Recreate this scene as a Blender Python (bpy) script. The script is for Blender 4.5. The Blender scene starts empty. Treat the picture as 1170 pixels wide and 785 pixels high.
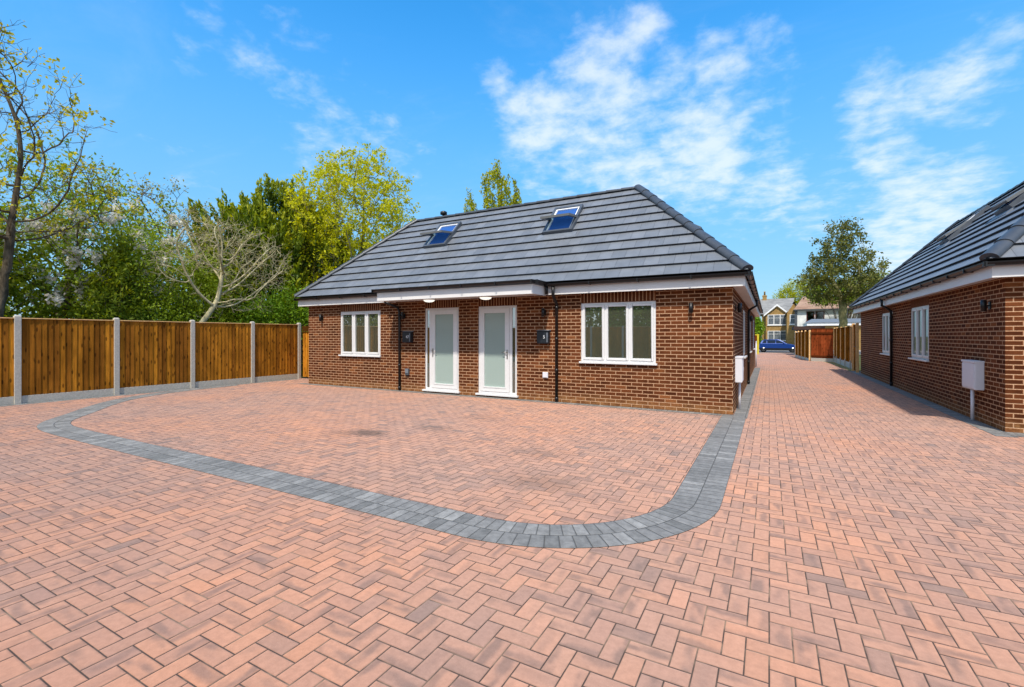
import bpy, math, random
import numpy as np
from mathutils import Vector, Matrix
random.seed(7)
R = math.radians
sc = bpy.context.scene
col = sc.collection

# ------------------------------------------------------------------ node helpers
class G:
    def __init__(s, nt): s.nt = nt
    def n(s, t, **kw):
        nd = s.nt.nodes.new(t)
        for k, v in kw.items(): setattr(nd, k, v)
        return nd
    def put(s, sock, v):
        if isinstance(v, bpy.types.NodeSocket): s.nt.links.new(v, sock)
        elif v is not None: sock.default_value = v
    def m(s, op, a, b=None, c=None, clamp=False):
        nd = s.n('ShaderNodeMath', operation=op, use_clamp=clamp)
        s.put(nd.inputs[0], a)
        if b is not None: s.put(nd.inputs[1], b)
        if c is not None: s.put(nd.inputs[2], c)
        return nd.outputs[0]
    def add(s, a, b): return s.m('ADD', a, b)
    def sub(s, a, b): return s.m('SUBTRACT', a, b)
    def mul(s, a, b): return s.m('MULTIPLY', a, b)
    def div(s, a, b): return s.m('DIVIDE', a, b)
    def mn(s, a, b): return s.m('MINIMUM', a, b)
    def mx(s, a, b): return s.m('MAXIMUM', a, b)
    def lt(s, a, b): return s.m('LESS_THAN', a, b)
    def gt(s, a, b): return s.m('GREATER_THAN', a, b)
    def fl(s, a): return s.m('FLOOR', a)
    def mod(s, a, b): return s.m('FLOORED_MODULO', a, b)
    def xyz(s, x, y, z=0.0):
        nd = s.n('ShaderNodeCombineXYZ')
        for i, v in enumerate((x, y, z)): s.put(nd.inputs[i], v)
        return nd.outputs[0]
    def sep(s, v):
        nd = s.n('ShaderNodeSeparateXYZ'); s.put(nd.inputs[0], v)
        return nd.outputs
    def ss(s, v, a, b, c=0.0, d=1.0):
        nd = s.n('ShaderNodeMapRange', interpolation_type='SMOOTHSTEP')
        s.put(nd.inputs[0], v)
        for i, q in enumerate((a, b, c, d)): s.put(nd.inputs[i+1], q)
        return nd.outputs[0]
    def white(s, v):
        nd = s.n('ShaderNodeTexWhiteNoise', noise_dimensions='3D'); s.put(nd.inputs['Vector'], v)
        return nd.outputs['Value'], nd.outputs['Color']
    def noise(s, v, scale, detail=3.0, rough=.55, dist=0.0):
        nd = s.n('ShaderNodeTexNoise'); s.put(nd.inputs['Vector'], v)
        nd.inputs['Scale'].default_value = scale; nd.inputs['Detail'].default_value = detail
        nd.inputs['Roughness'].default_value = rough; nd.inputs['Distortion'].default_value = dist
        return nd.outputs['Fac']
    def ramp(s, f, stops, interp='LINEAR'):
        nd = s.n('ShaderNodeValToRGB'); s.put(nd.inputs[0], f)
        cr = nd.color_ramp; cr.interpolation = interp
        while len(cr.elements) < len(stops): cr.elements.new(.5)
        for e, (p, c) in zip(cr.elements, stops):
            e.position = p; e.color = (*c, 1)
        return nd.outputs[0]
    def mix(s, f, a, b, blend='MIX'):
        nd = s.n('ShaderNodeMix', data_type='RGBA', blend_type=blend)
        s.put(nd.inputs[0], f)
        for i, v in ((6, a), (7, b)):
            if isinstance(v, tuple) and len(v) == 3: v = (*v, 1)
            s.put(nd.inputs[i], v)
        return nd.outputs[2]
    def hsv(s, c, h=.5, sa=1.0, v=1.0):
        nd = s.n('ShaderNodeHueSaturation')
        s.put(nd.inputs['Hue'], h); s.put(nd.inputs['Saturation'], sa); s.put(nd.inputs['Value'], v)
        s.put(nd.inputs['Color'], c); return nd.outputs[0]
    def vmul(s, v, k):
        nd = s.n('ShaderNodeVectorMath', operation='MULTIPLY'); s.put(nd.inputs[0], v); nd.inputs[1].default_value = k
        return nd.outputs[0]
    def bump(s, h, dist, strength=1.0):
        nd = s.n('ShaderNodeBump'); s.put(nd.inputs['Height'], h)
        nd.inputs['Distance'].default_value = dist; nd.inputs['Strength'].default_value = strength
        return nd.outputs[0]
    def uv(s): return s.n('ShaderNodeTexCoord').outputs['UV']
    def pos(s): return s.n('ShaderNodeNewGeometry').outputs['Position']
    def obj(s): return s.n('ShaderNodeTexCoord').outputs['Object']
    def orand(s): return s.n('ShaderNodeObjectInfo').outputs['Random']
    def attr(s, name): return s.n('ShaderNodeAttribute', attribute_name=name).outputs

def mat(name, fn):
    m = bpy.data.materials.new(name); m.use_nodes = True
    nt = m.node_tree; nt.nodes.clear(); g = G(nt)
    out = g.n('ShaderNodeOutputMaterial')
    sh = fn(g)
    nt.links.new(sh, out.inputs['Surface'])
    return m

def prin(g, color, rough=.6, spec=.5, normal=None, metal=0.0, coat=0.0, dr=0.0):
    p = g.n('ShaderNodeBsdfPrincipled')
    if isinstance(color, tuple): color = (*color, 1)
    g.put(p.inputs['Base Color'], color); g.put(p.inputs['Roughness'], rough)
    g.put(p.inputs['Specular IOR Level'], spec); g.put(p.inputs['Metallic'], metal)
    g.put(p.inputs['Coat Weight'], coat); p.inputs['Diffuse Roughness'].default_value = dr
    if normal is not None: g.put(p.inputs['Normal'], normal)
    return p.outputs[0]

# ------------------------------------------------------------------ materials
def f_paver(g):
    p = g.sep(g.pos())
    # tiny waviness so that no course runs dead straight
    w = g.noise(g.pos(), 1.3, 2)
    wx = g.mul(g.sub(w, .5), .10)
    x = g.add(g.div(p[0], .1), wx); y = g.add(g.div(p[1], .1), wx)
    i = g.fl(x); j = g.fl(y); k = g.mod(g.add(i, j), 4.0)
    H = g.lt(k, 1.5)
    is1 = g.mul(g.gt(k, .5), H); is2 = g.gt(k, 2.5)
    ox = g.sub(i, is1); oy = g.sub(j, is2)
    u = g.sub(x, ox); v = g.sub(y, oy)
    Lx = g.add(1.0, H); Ly = g.sub(2.0, H)
    du = g.mn(u, g.sub(Lx, u)); dv = g.mn(v, g.sub(Ly, v)); d = g.mn(du, dv)
    r, rc = g.white(g.xyz(ox, oy, H)); rs = g.sep(rc)
    # along / across inside the block
    al = g.add(g.mul(H, u), g.mul(g.sub(1.0, H), v))
    ac = g.add(g.mul(H, v), g.mul(g.sub(1.0, H), u))
    base = g.ramp(r, [(0, (.42, .228, .156)), (.2, (.37, .204, .147)), (.45, (.42, .226, .153)), (.62, (.33, .192, .145)), (.76, (.41, .215, .142)),
                      (.9, (.45, .236, .158)), (1, (.25, .163, .133))])
    st = g.noise(g.xyz(g.add(g.mul(al, .7), g.mul(rs[0], 90)), g.add(g.mul(ac, 1.5), g.mul(rs[1], 70)), g.mul(rs[2], 40)), 1.0, 1.5, .45)
    cen = g.add(.12, g.mul(rs[2], .76))
    band = g.ss(g.add(g.m('ABSOLUTE', g.sub(ac, cen)), g.mul(g.sub(st, .5), -.55)), .46, .02)
    amt = g.mul(g.mul(band, g.ss(st, .30, .62)), g.ss(rs[1], .15, .9, 0.0, .64))
    c = g.mix(amt, base, (.165, .112, .096))
    c = g.hsv(c, .5, 1.0, g.ss(g.noise(g.pos(), 26, 4, .7), .25, .75, .9, 1.1))
    sp = g.noise(g.pos(), 210, 3, .75)
    c = g.mix(g.mul(g.ss(sp, .62, .72), .5), c, (.62, .48, .4))
    c = g.mix(g.mul(g.ss(sp, .40, .28), .3), c, (.12, .07, .055))
    big = g.noise(g.pos(), .35, 4, .6)
    c = g.hsv(c, .5, g.ss(big, .3, .7, .86, 1.08), g.ss(big, .3, .75, .88, 1.12))
    # rubbed stains on the court
    for (sx, sy, rr, kk) in ((-5.42, 5.25, .5, .8), (-5.75, 5.05, .45, .35), (-4.75, 6.05, .5, .35), (-2.05, 4.35, .65, .38), (-2.6, 5.4, .6, .25), (-4.6, 7.2, .6, .22)):
        dd = g.m('SQRT', g.add(g.m('POWER', g.sub(p[0], sx), 2.0), g.m('POWER', g.mul(g.sub(p[1], sy), 1.6), 2.0)))
        nn = g.noise(g.pos(), 9, 4, .7)
        f = g.mul(g.ss(g.add(dd, g.mul(g.sub(nn, .5), 1.1)), rr, rr*.15), kk)
        c = g.mix(f, c, (.09, .065, .055))
    jt = g.ss(d, .02, .05)
    jn = g.noise(g.pos(), 5, 3)
    jc = g.mix(g.ss(jn, .45, .68), (.062, .044, .036), (.22, .15, .105))
    c = g.mix(jt, jc, c)
    h = g.add(g.ss(d, .0, .11), g.add(g.mul(sp, .10), g.add(g.mul(r, .12), g.mul(g.noise(g.pos(), 60, 3), .15))))
    return prin(g, c, .82, .25, g.bump(h, .006, .8), dr=1.0)
M_paver = mat('brindle_paver', f_paver)

def f_border(g):
    q = g.sep(g.uv())
    row = g.fl(g.div(q[1], .205)); vv = g.sub(g.div(q[1], .205), row)
    uu0 = g.add(g.div(q[0], .102), g.mul(row, .37)); cidx = g.fl(uu0); uu = g.sub(uu0, cidx)
    d = g.mn(g.mul(g.mn(uu, g.sub(1.0, uu)), .102), g.mul(g.mn(vv, g.sub(1.0, vv)), .205))
    r, rc = g.white(g.xyz(row, cidx, 3.0))
    c = g.ramp(r, [(0, (.155, .15, .138)), (.4, (.22, .21, .193)), (.7, (.185, .177, .164)), (1, (.285, .272, .248))])
    n = g.noise(g.pos(), 14, 4, .65)
    c = g.hsv(c, .5, .9, g.ss(n, .3, .7, .8, 1.2))
    sp = g.noise(g.pos(), 380, 2, .7)
    c = g.mix(g.mul(g.ss(sp, .62, .72), .3), c, (.42, .43, .44))
    c = g.mix(g.ss(d, .002, .0045), (.075, .072, .066), c)
    h = g.add(g.ss(d, 0, .01), g.add(g.mul(sp, .1), g.mul(r, .1)))
    return prin(g, c, .72, .35, g.bump(h, .006, .8))
M_border = mat('charcoal_block', f_border)

def f_brick(g, lenu=.225, lenv=.075, soldier=False):
    q = g.sep(g.uv())
    a, b = (q[1], q[0]) if soldier else (q[0], q[1])
    wob = g.mul(g.sub(g.noise(g.uv(), 26, 2), .5), .0035)
    a = g.add(a, wob); b = g.add(b, wob)
    vb = g.div(b, lenv); row = g.fl(vb); v = g.sub(vb, row)
    off = 0.0 if soldier else g.mul(g.mod(row, 2.0), .5)
    ua = g.add(g.div(a, lenu), off); ci = g.fl(ua); u = g.sub(ua, ci)
    d = g.mn(g.mul(g.mn(u, g.sub(1.0, u)), lenu), g.mul(g.mn(v, g.sub(1.0, v)), lenv))
    r, rc = g.white(g.xyz(ci, row, 1.0)); rs = g.sep(rc)
    c = g.ramp(r, [(0, (.062, .018, .007)), (.3, (.088, .026, .0095)), (.6, (.112, .033, .012)), (.85, (.14, .042, .015)), (.95, (.19, .062, .022)), (1, (.25, .09, .03))])
    n = g.noise(g.vmul(g.uv(), (1, 2.4, 1)), 24, 4, .7)
    c = g.mix(g.mul(g.ss(n, .42, .7), .5), c, (.05, .018, .009))
    # brick edges blend to a lighter orange halo around each face
    ed = g.mul(g.ss(g.add(d, g.mul(g.sub(n, .5), .01)), .019, .007), .5)
    c = g.mix(ed, c, (.30, .105, .036))
    batch = g.noise(g.uv(), 2.3, 3, .6)
    c = g.mix(g.mul(g.ss(batch, .45, .7), .35), c, (.20, .066, .024))
    n2 = g.noise(g.uv(), 160, 3, .7)
    c = g.hsv(c, .5, 1.0, g.ss(n2, .3, .7, .82, 1.2))
    big = g.noise(g.uv(), .8, 3)
    c = g.hsv(c, .5, 1.0, g.ss(big, .3, .7, .88, 1.12))
    mn_ = g.noise(g.uv(), 40, 3, .7)
    mort = g.mix(g.ss(mn_, .3, .7), (.43, .26, .15), (.64, .41, .255))
    q1 = g.sep(g.uv())[1] if not soldier else 9.0
    splash = g.mul(g.ss(g.add(q1, g.mul(g.sub(batch, .5), .25)), .26, .02), g.ss(g.noise(g.uv(), 7, 4, .7), .35, .65, .2, .75))
    c = g.mix(splash, c, (.36, .17, .065))
    f = g.ss(d, .0052, .0078)
    c = g.mix(f, mort, c)
    h = g.add(g.ss(d, .003, .009), g.add(g.mul(n, .18), g.mul(n2, .15)))
    return prin(g, c, .9, .06, g.bump(h, .007, .9))
M_brick = mat('brown_brick', f_brick)
M_soldier = mat('brown_soldier_brick', lambda g: f_brick(g, .3, .075, True))

def f_tile(g):
    q = g.sep(g.uv())
    ci = g.fl(g.add(q[1], .0001)); u0 = g.add(g.div(q[0], .30), g.mul(g.mod(ci, 2.0), .5))
    ti = g.fl(u0); u = g.sub(u0, ti)
    d = g.mul(g.mn(u, g.sub(1.0, u)), .30)
    r, _ = g.white(g.xyz(ti, ci, 5.0))
    c = g.ramp(r, [(0, (.136, .148, .166)), (.5, (.152, .164, .182)), (1, (.172, .184, .203))])
    n = g.noise(g.pos(), 3.2, 4, .6)
    c = g.hsv(c, .5, 1.0, g.ss(n, .3, .7, .9, 1.1))
    n2 = g.noise(g.pos(), 90, 3, .7)
    c = g.hsv(c, .5, 1.0, g.ss(n2, .3, .7, .92, 1.08))
    c = g.mix(g.ss(d, .0015, .0035), (.035, .036, .04), c)
    h = g.add(g.ss(d, .0, .006), g.mul(n2, .1))
    return prin(g, c, g.ss(n2, .3, .7, .38, .55), .5, g.bump(h, .004, .6))
M_tile = mat('slate_grey_tile', f_tile)

def plain(name, c, rough=.5, spec=.5, metal=0.0, var=.08, scale=12, coat=0.0, bump=0.0):
    def fn(g):
        n = g.noise(g.obj(), scale, 4, .6)
        cc = g.hsv((*c, 1), .5, 1.0, g.ss(n, .3, .7, 1-var, 1+var))
        nr = g.bump(n, bump, .6) if bump else None
        return prin(g, cc, rough, spec, nr, metal, coat)
    return mat(name, fn)
M_cap = plain('slate_cap', (.05, .057, .068), .42, .5, var=.12, scale=8)
M_upvc = plain('white_upvc', (.74, .73, .72), .32, .5, var=.02)
M_fascia = plain('white_fascia', (.76, .74, .72), .38, .5, var=.025, scale=3)
M_black = plain('black_plastic', (.007, .007, .008), .4, .5, var=.1)
M_blackmetal = plain('black_powdercoat', (.016, .02, .026), .3, .5, var=.1)
M_darkframe = plain('dark_grey_metal', (.075, .085, .10), .35, .5, var=.1)
M_sash = plain('grey_sash', (.14, .145, .145), .4, .4)
M_lead = plain('lead_flashing', (.16, .18, .21), .5, .5, var=.15, scale=6)
M_steel = plain('brushed_steel', (.5, .49, .46), .3, .5, metal=1.0)
M_whitebox = plain('white_grp', (.74, .74, .78), .45, .4, var=.02)
M_concrete = plain('pale_concrete', (.46, .43, .37), .85, .2, var=.12, scale=30, bump=.004)
M_paint = plain('white_paint', (.8, .8, .8), .5, .4)
M_numeral = plain('white_numeral', (.8, .8, .8), .4, .4, var=.0)
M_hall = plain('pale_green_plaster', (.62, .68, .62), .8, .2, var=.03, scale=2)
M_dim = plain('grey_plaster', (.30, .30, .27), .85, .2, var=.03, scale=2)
def f_lit(g):
    e = g.n('ShaderNodeEmission'); e.inputs[0].default_value = (1, .93, .82, 1); e.inputs[1].default_value = .7
    return e.outputs[0]
M_lit = mat('lit_diffuser', f_lit)
M_diff = plain('opal_diffuser', (.75, .73, .68), .4, .4, var=.0)

def glass(name, fmin, tint, tw, dif=(0, 0, 0), dw=0.0, rough=.0, blend=.42):
    # fmin: reflection at normal incidence (coated double glazing); the rest is see-through (tint) and a diffuse share dw: frosting on doors, a painted reflection veil on windows
    def fn(g):
        lw = g.n('ShaderNodeLayerWeight'); lw.inputs[0].default_value = blend
        fac = g.mx(lw.outputs['Fresnel'], fmin)
        gl = g.n('ShaderNodeBsdfGlossy'); gl.inputs['Roughness'].default_value = rough
        gl.inputs['Color'].default_value = (.92, .96, .95, 1)
        tr = g.n('ShaderNodeBsdfTransparent'); tr.inputs['Color'].default_value = (*tint, 1)
        body = tr.outputs[0]
        if dw:
            df = g.n('ShaderNodeBsdfDiffuse'); df.inputs['Color'].default_value = (*dif, 1)
            mx_ = g.n('ShaderNodeMixShader'); mx_.inputs[0].default_value = dw
            g.nt.links.new(body, mx_.inputs[1]); g.nt.links.new(df.outputs[0], mx_.inputs[2]); body = mx_.outputs[0]
        ms = g.n('ShaderNodeMixShader'); g.put(ms.inputs[0], fac)
        g.nt.links.new(body, ms.inputs[1]); g.nt.links.new(gl.outputs[0], ms.inputs[2])
        return ms.outputs[0]
    return mat(name, fn)
M_glass = glass('window_glass', .36, (.62, .70, .66), 0, (.17, .18, .125), .45)  # grey-green diffuse share paints a veil of reflection over the panes
M_doorglass = glass('frosted_door_glass', .02, (.7, .78, .74), 0, (.42, .52, .47), .8, blend=.22)
M_farglass = glass('far_window_glass', .08, (.3, .34, .33), 0)
M_skyglass = glass('roof_glass', .45, (.55, .7, .8), 0)
M_blind = plain('blue_blind', (.016, .085, .30), .6, .3, var=.05)

def f_fence(g, warm=(.54, .215, .02), cool=(.24, .088, .012)):
    q = g.sep(g.uv()); bi = g.fl(q[0]); fu = g.sub(q[0], bi)
    r, rc = g.white(g.xyz(bi, g.mul(g.orand(), 91.0), 0.0)); rs = g.sep(rc)
    vec = g.xyz(g.mul(fu, 2.2), g.mul(q[1], .28), g.add(g.mul(r, 50), g.mul(g.orand(), 33)))
    gr = g.noise(vec, 6, 4, .65, .6)
    c = g.mix(r, (*cool, 1), (*warm, 1))
    c = g.mix(g.mul(g.ss(gr, .38, .64), .55), c, (.09, .032, .005))
    c = g.mix(g.mul(g.ss(g.m('ABSOLUTE', g.sub(fu, .5)), .42, .5), .65), c, (.035, .013, .003))
    # knots
    vo = g.n('ShaderNodeTexVoronoi', voronoi_dimensions='2D'); g.put(vo.inputs['Vector'], g.xyz(g.add(g.mul(fu, .75), g.mul(r, 61)), g.add(g.mul(q[1], 1.9), g.mul(rs[0], 37)), 0.0)); vo.inputs['Scale'].default_value = 1.3
    kn = g.ss(vo.outputs['Distance'], .17, .07)
    c = g.mix(g.mul(kn, .75), c, (.045, .016, .004))
    st = g.noise(g.xyz(g.mul(q[0], .25), g.mul(q[1], .9), g.orand()), 1.6, 3)
    c = g.hsv(c, .5, 1.0, g.ss(st, .3, .7, .7, 1.25))
    return prin(g, c, .85, .03, g.bump(gr, .004, .6))
M_fence = mat('stained_timber', f_fence)
M_fencetan = mat('tan_timber', lambda g: f_fence(g, (.78, .32, .03), (.58, .21, .02)))
M_fencered = mat('red_brown_timber', lambda g: f_fence(g, (.42, .085, .025), (.28, .052, .015)))
M_timber = plain('pale_timber', (.80, .48, .20), .7, .2, var=.15)

def f_ground(g):
    n = g.noise(g.pos(), .4, 5); n2 = g.noise(g.pos(), 9, 4, .7)
    c = g.mix(g.ss(n, .35, .65), (.05, .085, .02), (.12, .10, .045))
    c = g.hsv(c, .5, 1, g.ss(n2, .3, .7, .7, 1.3))
    return prin(g, c, .95, .1, g.bump(n2, .03))
M_ground = mat('rough_grass_ground', f_ground)
def f_soil(g):
    n = g.noise(g.pos(), 1.6, 5, .7)
    c = g.mix(g.ss(n, .4, .62), (.36, .25, .12), (.12, .14, .035))
    return prin(g, c, .95, .1, g.bump(n, .03))
M_soil = mat('sandy_soil', f_soil)
def f_asph(g):
    n = g.noise(g.pos(), 40, 4, .7); n1 = g.noise(g.pos(), .7, 3)
    c = g.hsv((.075, .075, .08, 1), .5, 1, g.mul(g.ss(n, .3, .7, .8, 1.2), g.ss(n1, .3, .7, .85, 1.2)))
    return prin(g, c, .85, .3, g.bump(n, .004))
M_asph = mat('street_asphalt', f_asph)
def f_slab(g):
    n = g.noise(g.pos(), 8, 4, .7)
    return prin(g, g.mix(g.ss(n, .3, .7), (.30, .28, .26), (.40, .38, .35)), .85, .2)
M_slab = mat('pavement_slab', f_slab)

def f_bark(c1, c2, sc_=9):
    def fn(g):
        n = g.noise(g.vmul(g.obj(), (1, 1, .35)), sc_, 5, .7)
        return prin(g, g.mix(g.ss(n, .35, .65), (*c1, 1), (*c2, 1)), .9, .15, g.bump(n, .02))
    return fn
M_bark = mat('brown_bark', f_bark((.055, .042, .026), (.15, .115, .075)))
M_barkpale = mat('lichen_bark', f_bark((.33, .29, .16), (.58, .51, .31), 6))
M_barkgreen = mat('mossy_bark', f_bark((.13, .12, .05), (.27, .24, .11), 6))

def leafmat(name, c1, c2, c3=None, trans=.35):
    # per-leaf colour follows its tone: random, plus inner shade painted into evergreen sprays
    def fn(g):
        t = g.attr('tone')[2]
        stops = [(0, c1), (1, c2)] if c3 is None else [(0, c1), (.6, c2), (1, c3)]
        c = g.ramp(t, stops)
        d = g.n('ShaderNodeBsdfPrincipled'); g.put(d.inputs['Base Color'], c); d.inputs['Roughness'].default_value = .55
        d.inputs['Specular IOR Level'].default_value = .25
        tl = g.n('ShaderNodeBsdfTranslucent'); g.put(tl.inputs[0], g.hsv(c, .49, 1.1, 1.25))
        ms = g.n('ShaderNodeMixShader'); ms.inputs[0].default_value = trans
        g.nt.links.new(d.outputs[0], ms.inputs[1]); g.nt.links.new(tl.outputs[0], ms.inputs[2])
        return ms.outputs[0]
    return mat(name, fn)
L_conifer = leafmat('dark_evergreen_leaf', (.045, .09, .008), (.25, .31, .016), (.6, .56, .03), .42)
L_mid = leafmat('mid_green_leaf', (.13, .20, .014), (.31, .41, .024), (.5, .54, .04))
L_bright = leafmat('bright_green_leaf', (.10, .19, .012), (.24, .39, .02), (.45, .56, .035))
L_yellow = leafmat('yellow_green_leaf', (.40, .42, .012), (.60, .59, .018), (.70, .67, .03), .5)
L_spring = leafmat('young_spring_leaf', (.36, .33, .02), (.55, .48, .03), (.62, .57, .06), .45)
L_olive = leafmat('olive_brown_leaf', (.16, .15, .025), (.34, .30, .045), (.5, .44, .07))
L_birch = leafmat('birch_leaf', (.24, .27, .012), (.44, .46, .02), (.62, .58, .04), .45)
L_street = leafmat('dull_olive_leaf', (.06, .075, .018), (.16, .17, .032), (.30, .28, .055))
L_blossom = leafmat('white_blossom', (.68, .62, .52), (.8, .76, .68), (.84, .82, .78), .5)

# ------------------------------------------------------------------ object helpers
WLOC = {}
def tag(o, label=None, cat=None, group=None, kind=None):
    if label: o['label'] = label
    if cat: o['category'] = cat
    if group: o['group'] = group
    if kind: o['kind'] = kind
    return o
def thing(name, label, cat, loc=(0, 0, 0), group=None):
    o = bpy.data.objects.new(name, None); col.objects.link(o); o.location = loc
    o.empty_display_size = .2
    WLOC[o.name] = Vector(loc)
    return tag(o, label, cat, group)
def link(name, me, parent=None, loc=(0, 0, 0)):
    o = bpy.data.objects.new(name, me); col.objects.link(o)
    if parent is not None:
        o.parent = parent; WLOC[o.name] = WLOC[parent.name].copy()
    else:
        o.location = loc; WLOC[o.name] = Vector(loc)
    return o
def copy_tree(o, loc=None, parent=None):
    c = o.copy(); col.objects.link(c)
    if parent is not None: c.parent = parent
    if loc is not None: c.location = loc
    for ch in list(o.children): copy_tree(ch, None, c)
    return c

class MB:
    def __init__(s): s.v = []; s.f = []; s.uv = []; s.smooth = []
    def face(s, pts, uv=None, smooth=False):
        b = len(s.v); s.v += [tuple(p) for p in pts]; s.f.append(tuple(range(b, b+len(pts))))
        s.uv.append(uv if uv else [(0, 0)]*len(pts)); s.smooth.append(smooth)
    def obox(s, O, a, b, c, ra, rb, rc, uvscale=None):
        O = Vector(O); a = Vector(a); b = Vector(b); c = Vector(c)
        P = lambda i, j, k: O + a*ra[i] + b*rb[j] + c*rc[k]
        flip = a.cross(b).dot(c) < 0
        for q in (((0,0,0),(0,1,0),(1,1,0),(1,0,0)), ((0,0,1),(1,0,1),(1,1,1),(0,1,1)), ((0,0,0),(1,0,0),(1,0,1),(0,0,1)),
                  ((0,1,0),(0,1,1),(1,1,1),(1,1,0)), ((0,0,0),(0,0,1),(0,1,1),(0,1,0)), ((1,0,0),(1,1,0),(1,1,1),(1,0,1))):
            q2 = q[::-1] if flip else q
            pts = [P(*i) for i in q2]
            if uvscale == 'ab': uv = [(ra[i[0]]+.37*rc[i[2]], rb[i[1]]+.21*rc[i[2]]) for i in q2]
            else: uv = None
            s.face(pts, uv)
    def box(s, x0, x1, y0, y1, z0, z1):
        s.obox((0, 0, 0), (1, 0, 0), (0, 1, 0), (0, 0, 1), (x0, x1), (y0, y1), (z0, z1))
    def ring(s, O, a, b, c, a0, a1, b0, b1, t, rc):
        s.obox(O, a, b, c, (a0, a0+t), (b0, b1), rc); s.obox(O, a, b, c, (a1-t, a1), (b0, b1), rc)
        s.obox(O, a, b, c, (a0+t, a1-t), (b0, b0+t), rc); s.obox(O, a, b, c, (a0+t, a1-t), (b1-t, b1), rc)
    def tube(s, pts, rad, n=8, cap=True):
        pts = [Vector(p) for p in pts]
        rads = rad if isinstance(rad, (list, tuple)) else [rad]*len(pts)
        rings = []; up = None
        for i, p in enumerate(pts):
            d = (pts[min(i+1, len(pts)-1)] - pts[max(i-1, 0)])
            d = d.normalized() if d.length > 1e-9 else Vector((0, 0, 1))
            if up is None:
                up = Vector((0, 0, 1)) if abs(d.z) < .9 else Vector((1, 0, 0))
            x = d.cross(up)
            if x.length < 1e-6: x = d.orthogonal()
            x.normalize(); y = d.cross(x).normalized(); up = y.cross(d) if False else up
            b = len(s.v)
            for k in range(n):
                t = 2*math.pi*k/n
                s.v.append(tuple(p + x*math.cos(t)*rads[i] + y*math.sin(t)*rads[i]))
            rings.append(b)
        for i in range(len(rings)-1):
            for k in range(n):
                k2 = (k+1) % n
                s.f.append((rings[i]+k, rings[i]+k2, rings[i+1]+k2, rings[i+1]+k)); s.uv.append([(0, 0)]*4); s.smooth.append(True)
        if cap:
            s.f.append(tuple(rings[0]+k for k in range(n))[::-1]); s.uv.append([(0, 0)]*n); s.smooth.append(False)
            s.f.append(tuple(rings[-1]+k for k in range(n))); s.uv.append([(0, 0)]*n); s.smooth.append(False)
    def lathe(s, O, axis, prof, n=20):
        O = Vector(O); ax = Vector(axis).normalized(); x = ax.orthogonal().normalized(); y = ax.cross(x)
        rings = []
        for (r, h) in prof:
            b = len(s.v)
            for k in range(n):
                t = 2*math.pi*k/n; s.v.append(tuple(O + ax*h + x*math.cos(t)*r + y*math.sin(t)*r))
            rings.append(b)
        for i in range(len(rings)-1):
            for k in range(n):
                k2 = (k+1) % n
                s.f.append((rings[i]+k, rings[i]+k2, rings[i+1]+k2, rings[i+1]+k)); s.uv.append([(0, 0)]*4); s.smooth.append(True)
        s.f.append(tuple(rings[0]+k for k in range(n))[::-1]); s.uv.append([(0, 0)]*n); s.smooth.append(False)
        s.f.append(tuple(rings[-1]+k for k in range(n))); s.uv.append([(0, 0)]*n); s.smooth.append(False)
    def prism(s, prof, a, b, O, c, c0, c1):
        # polygon prof in (a,b) extruded along c
        O = Vector(O); a = Vector(a); b = Vector(b); c = Vector(c)
        p0 = [O+a*x+b*y+c*c0 for x, y in prof]; p1 = [O+a*x+b*y+c*c1 for x, y in prof]
        n = len(prof)
        s.face(p0[::-1]); s.face(p1)
        for i in range(n):
            j = (i+1) % n; s.face([p0[i], p0[j], p1[j], p1[i]])
    def mesh(s, name, m, off):
        me = bpy.data.meshes.new(name)
        ox, oy, oz = off
        me.from_pydata([(x-ox, y-oy, z-oz) for x, y, z in s.v], [], s.f)
        uvl = me.uv_layers.new(name='UVMap')
        flat = [c for fu in s.uv for uv in fu for c in uv]
        uvl.data.foreach_set('uv', flat)
        me.polygons.foreach_set('use_smooth', s.smooth)
        me.materials.append(m); me.update()
        return me
    def build(s, name, m, parent=None, loc=(0, 0, 0), bevel=0.0):
        off = WLOC[parent.name] if parent is not None else Vector(loc)
        o = link(name, s.mesh(name, m, off), parent, loc)
        if bevel:
            w = o.modifiers.new('weld', 'WELD'); w.merge_threshold = .0002
            bv = o.modifiers.new('bevel', 'BEVEL'); bv.width = bevel; bv.segments = 2; bv.limit_method = 'ANGLE'
        return o

X = Vector((1, 0, 0)); Y = Vector((0, 1, 0)); Z = Vector((0, 0, 1))

# ------------------------------------------------------------------ camera, light, world
cam = bpy.data.cameras.new('camera'); co = bpy.data.objects.new('camera', cam); col.objects.link(co)
co.location = (0, 0, 1.5); co.rotation_euler = (R(90), 0, R(28.81))
cam.sensor_width = 36; cam.lens = 534.3/1170*36; cam.shift_y = -8.9/1170; cam.clip_end = 3000; cam.clip_start = .05
sc.camera = co

tosun = Vector((.2, -.65, 1)).normalized()
sun = bpy.data.lights.new('sun', 'SUN'); so = bpy.data.objects.new('sun', sun); col.objects.link(so)
sun.energy = 2.75; sun.angle = R(2.5); sun.color = (1, .93, .82)
so.rotation_euler = (-tosun).to_track_quat('-Z', 'Y').to_euler(); so.location = (5, -10, 20)

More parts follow.
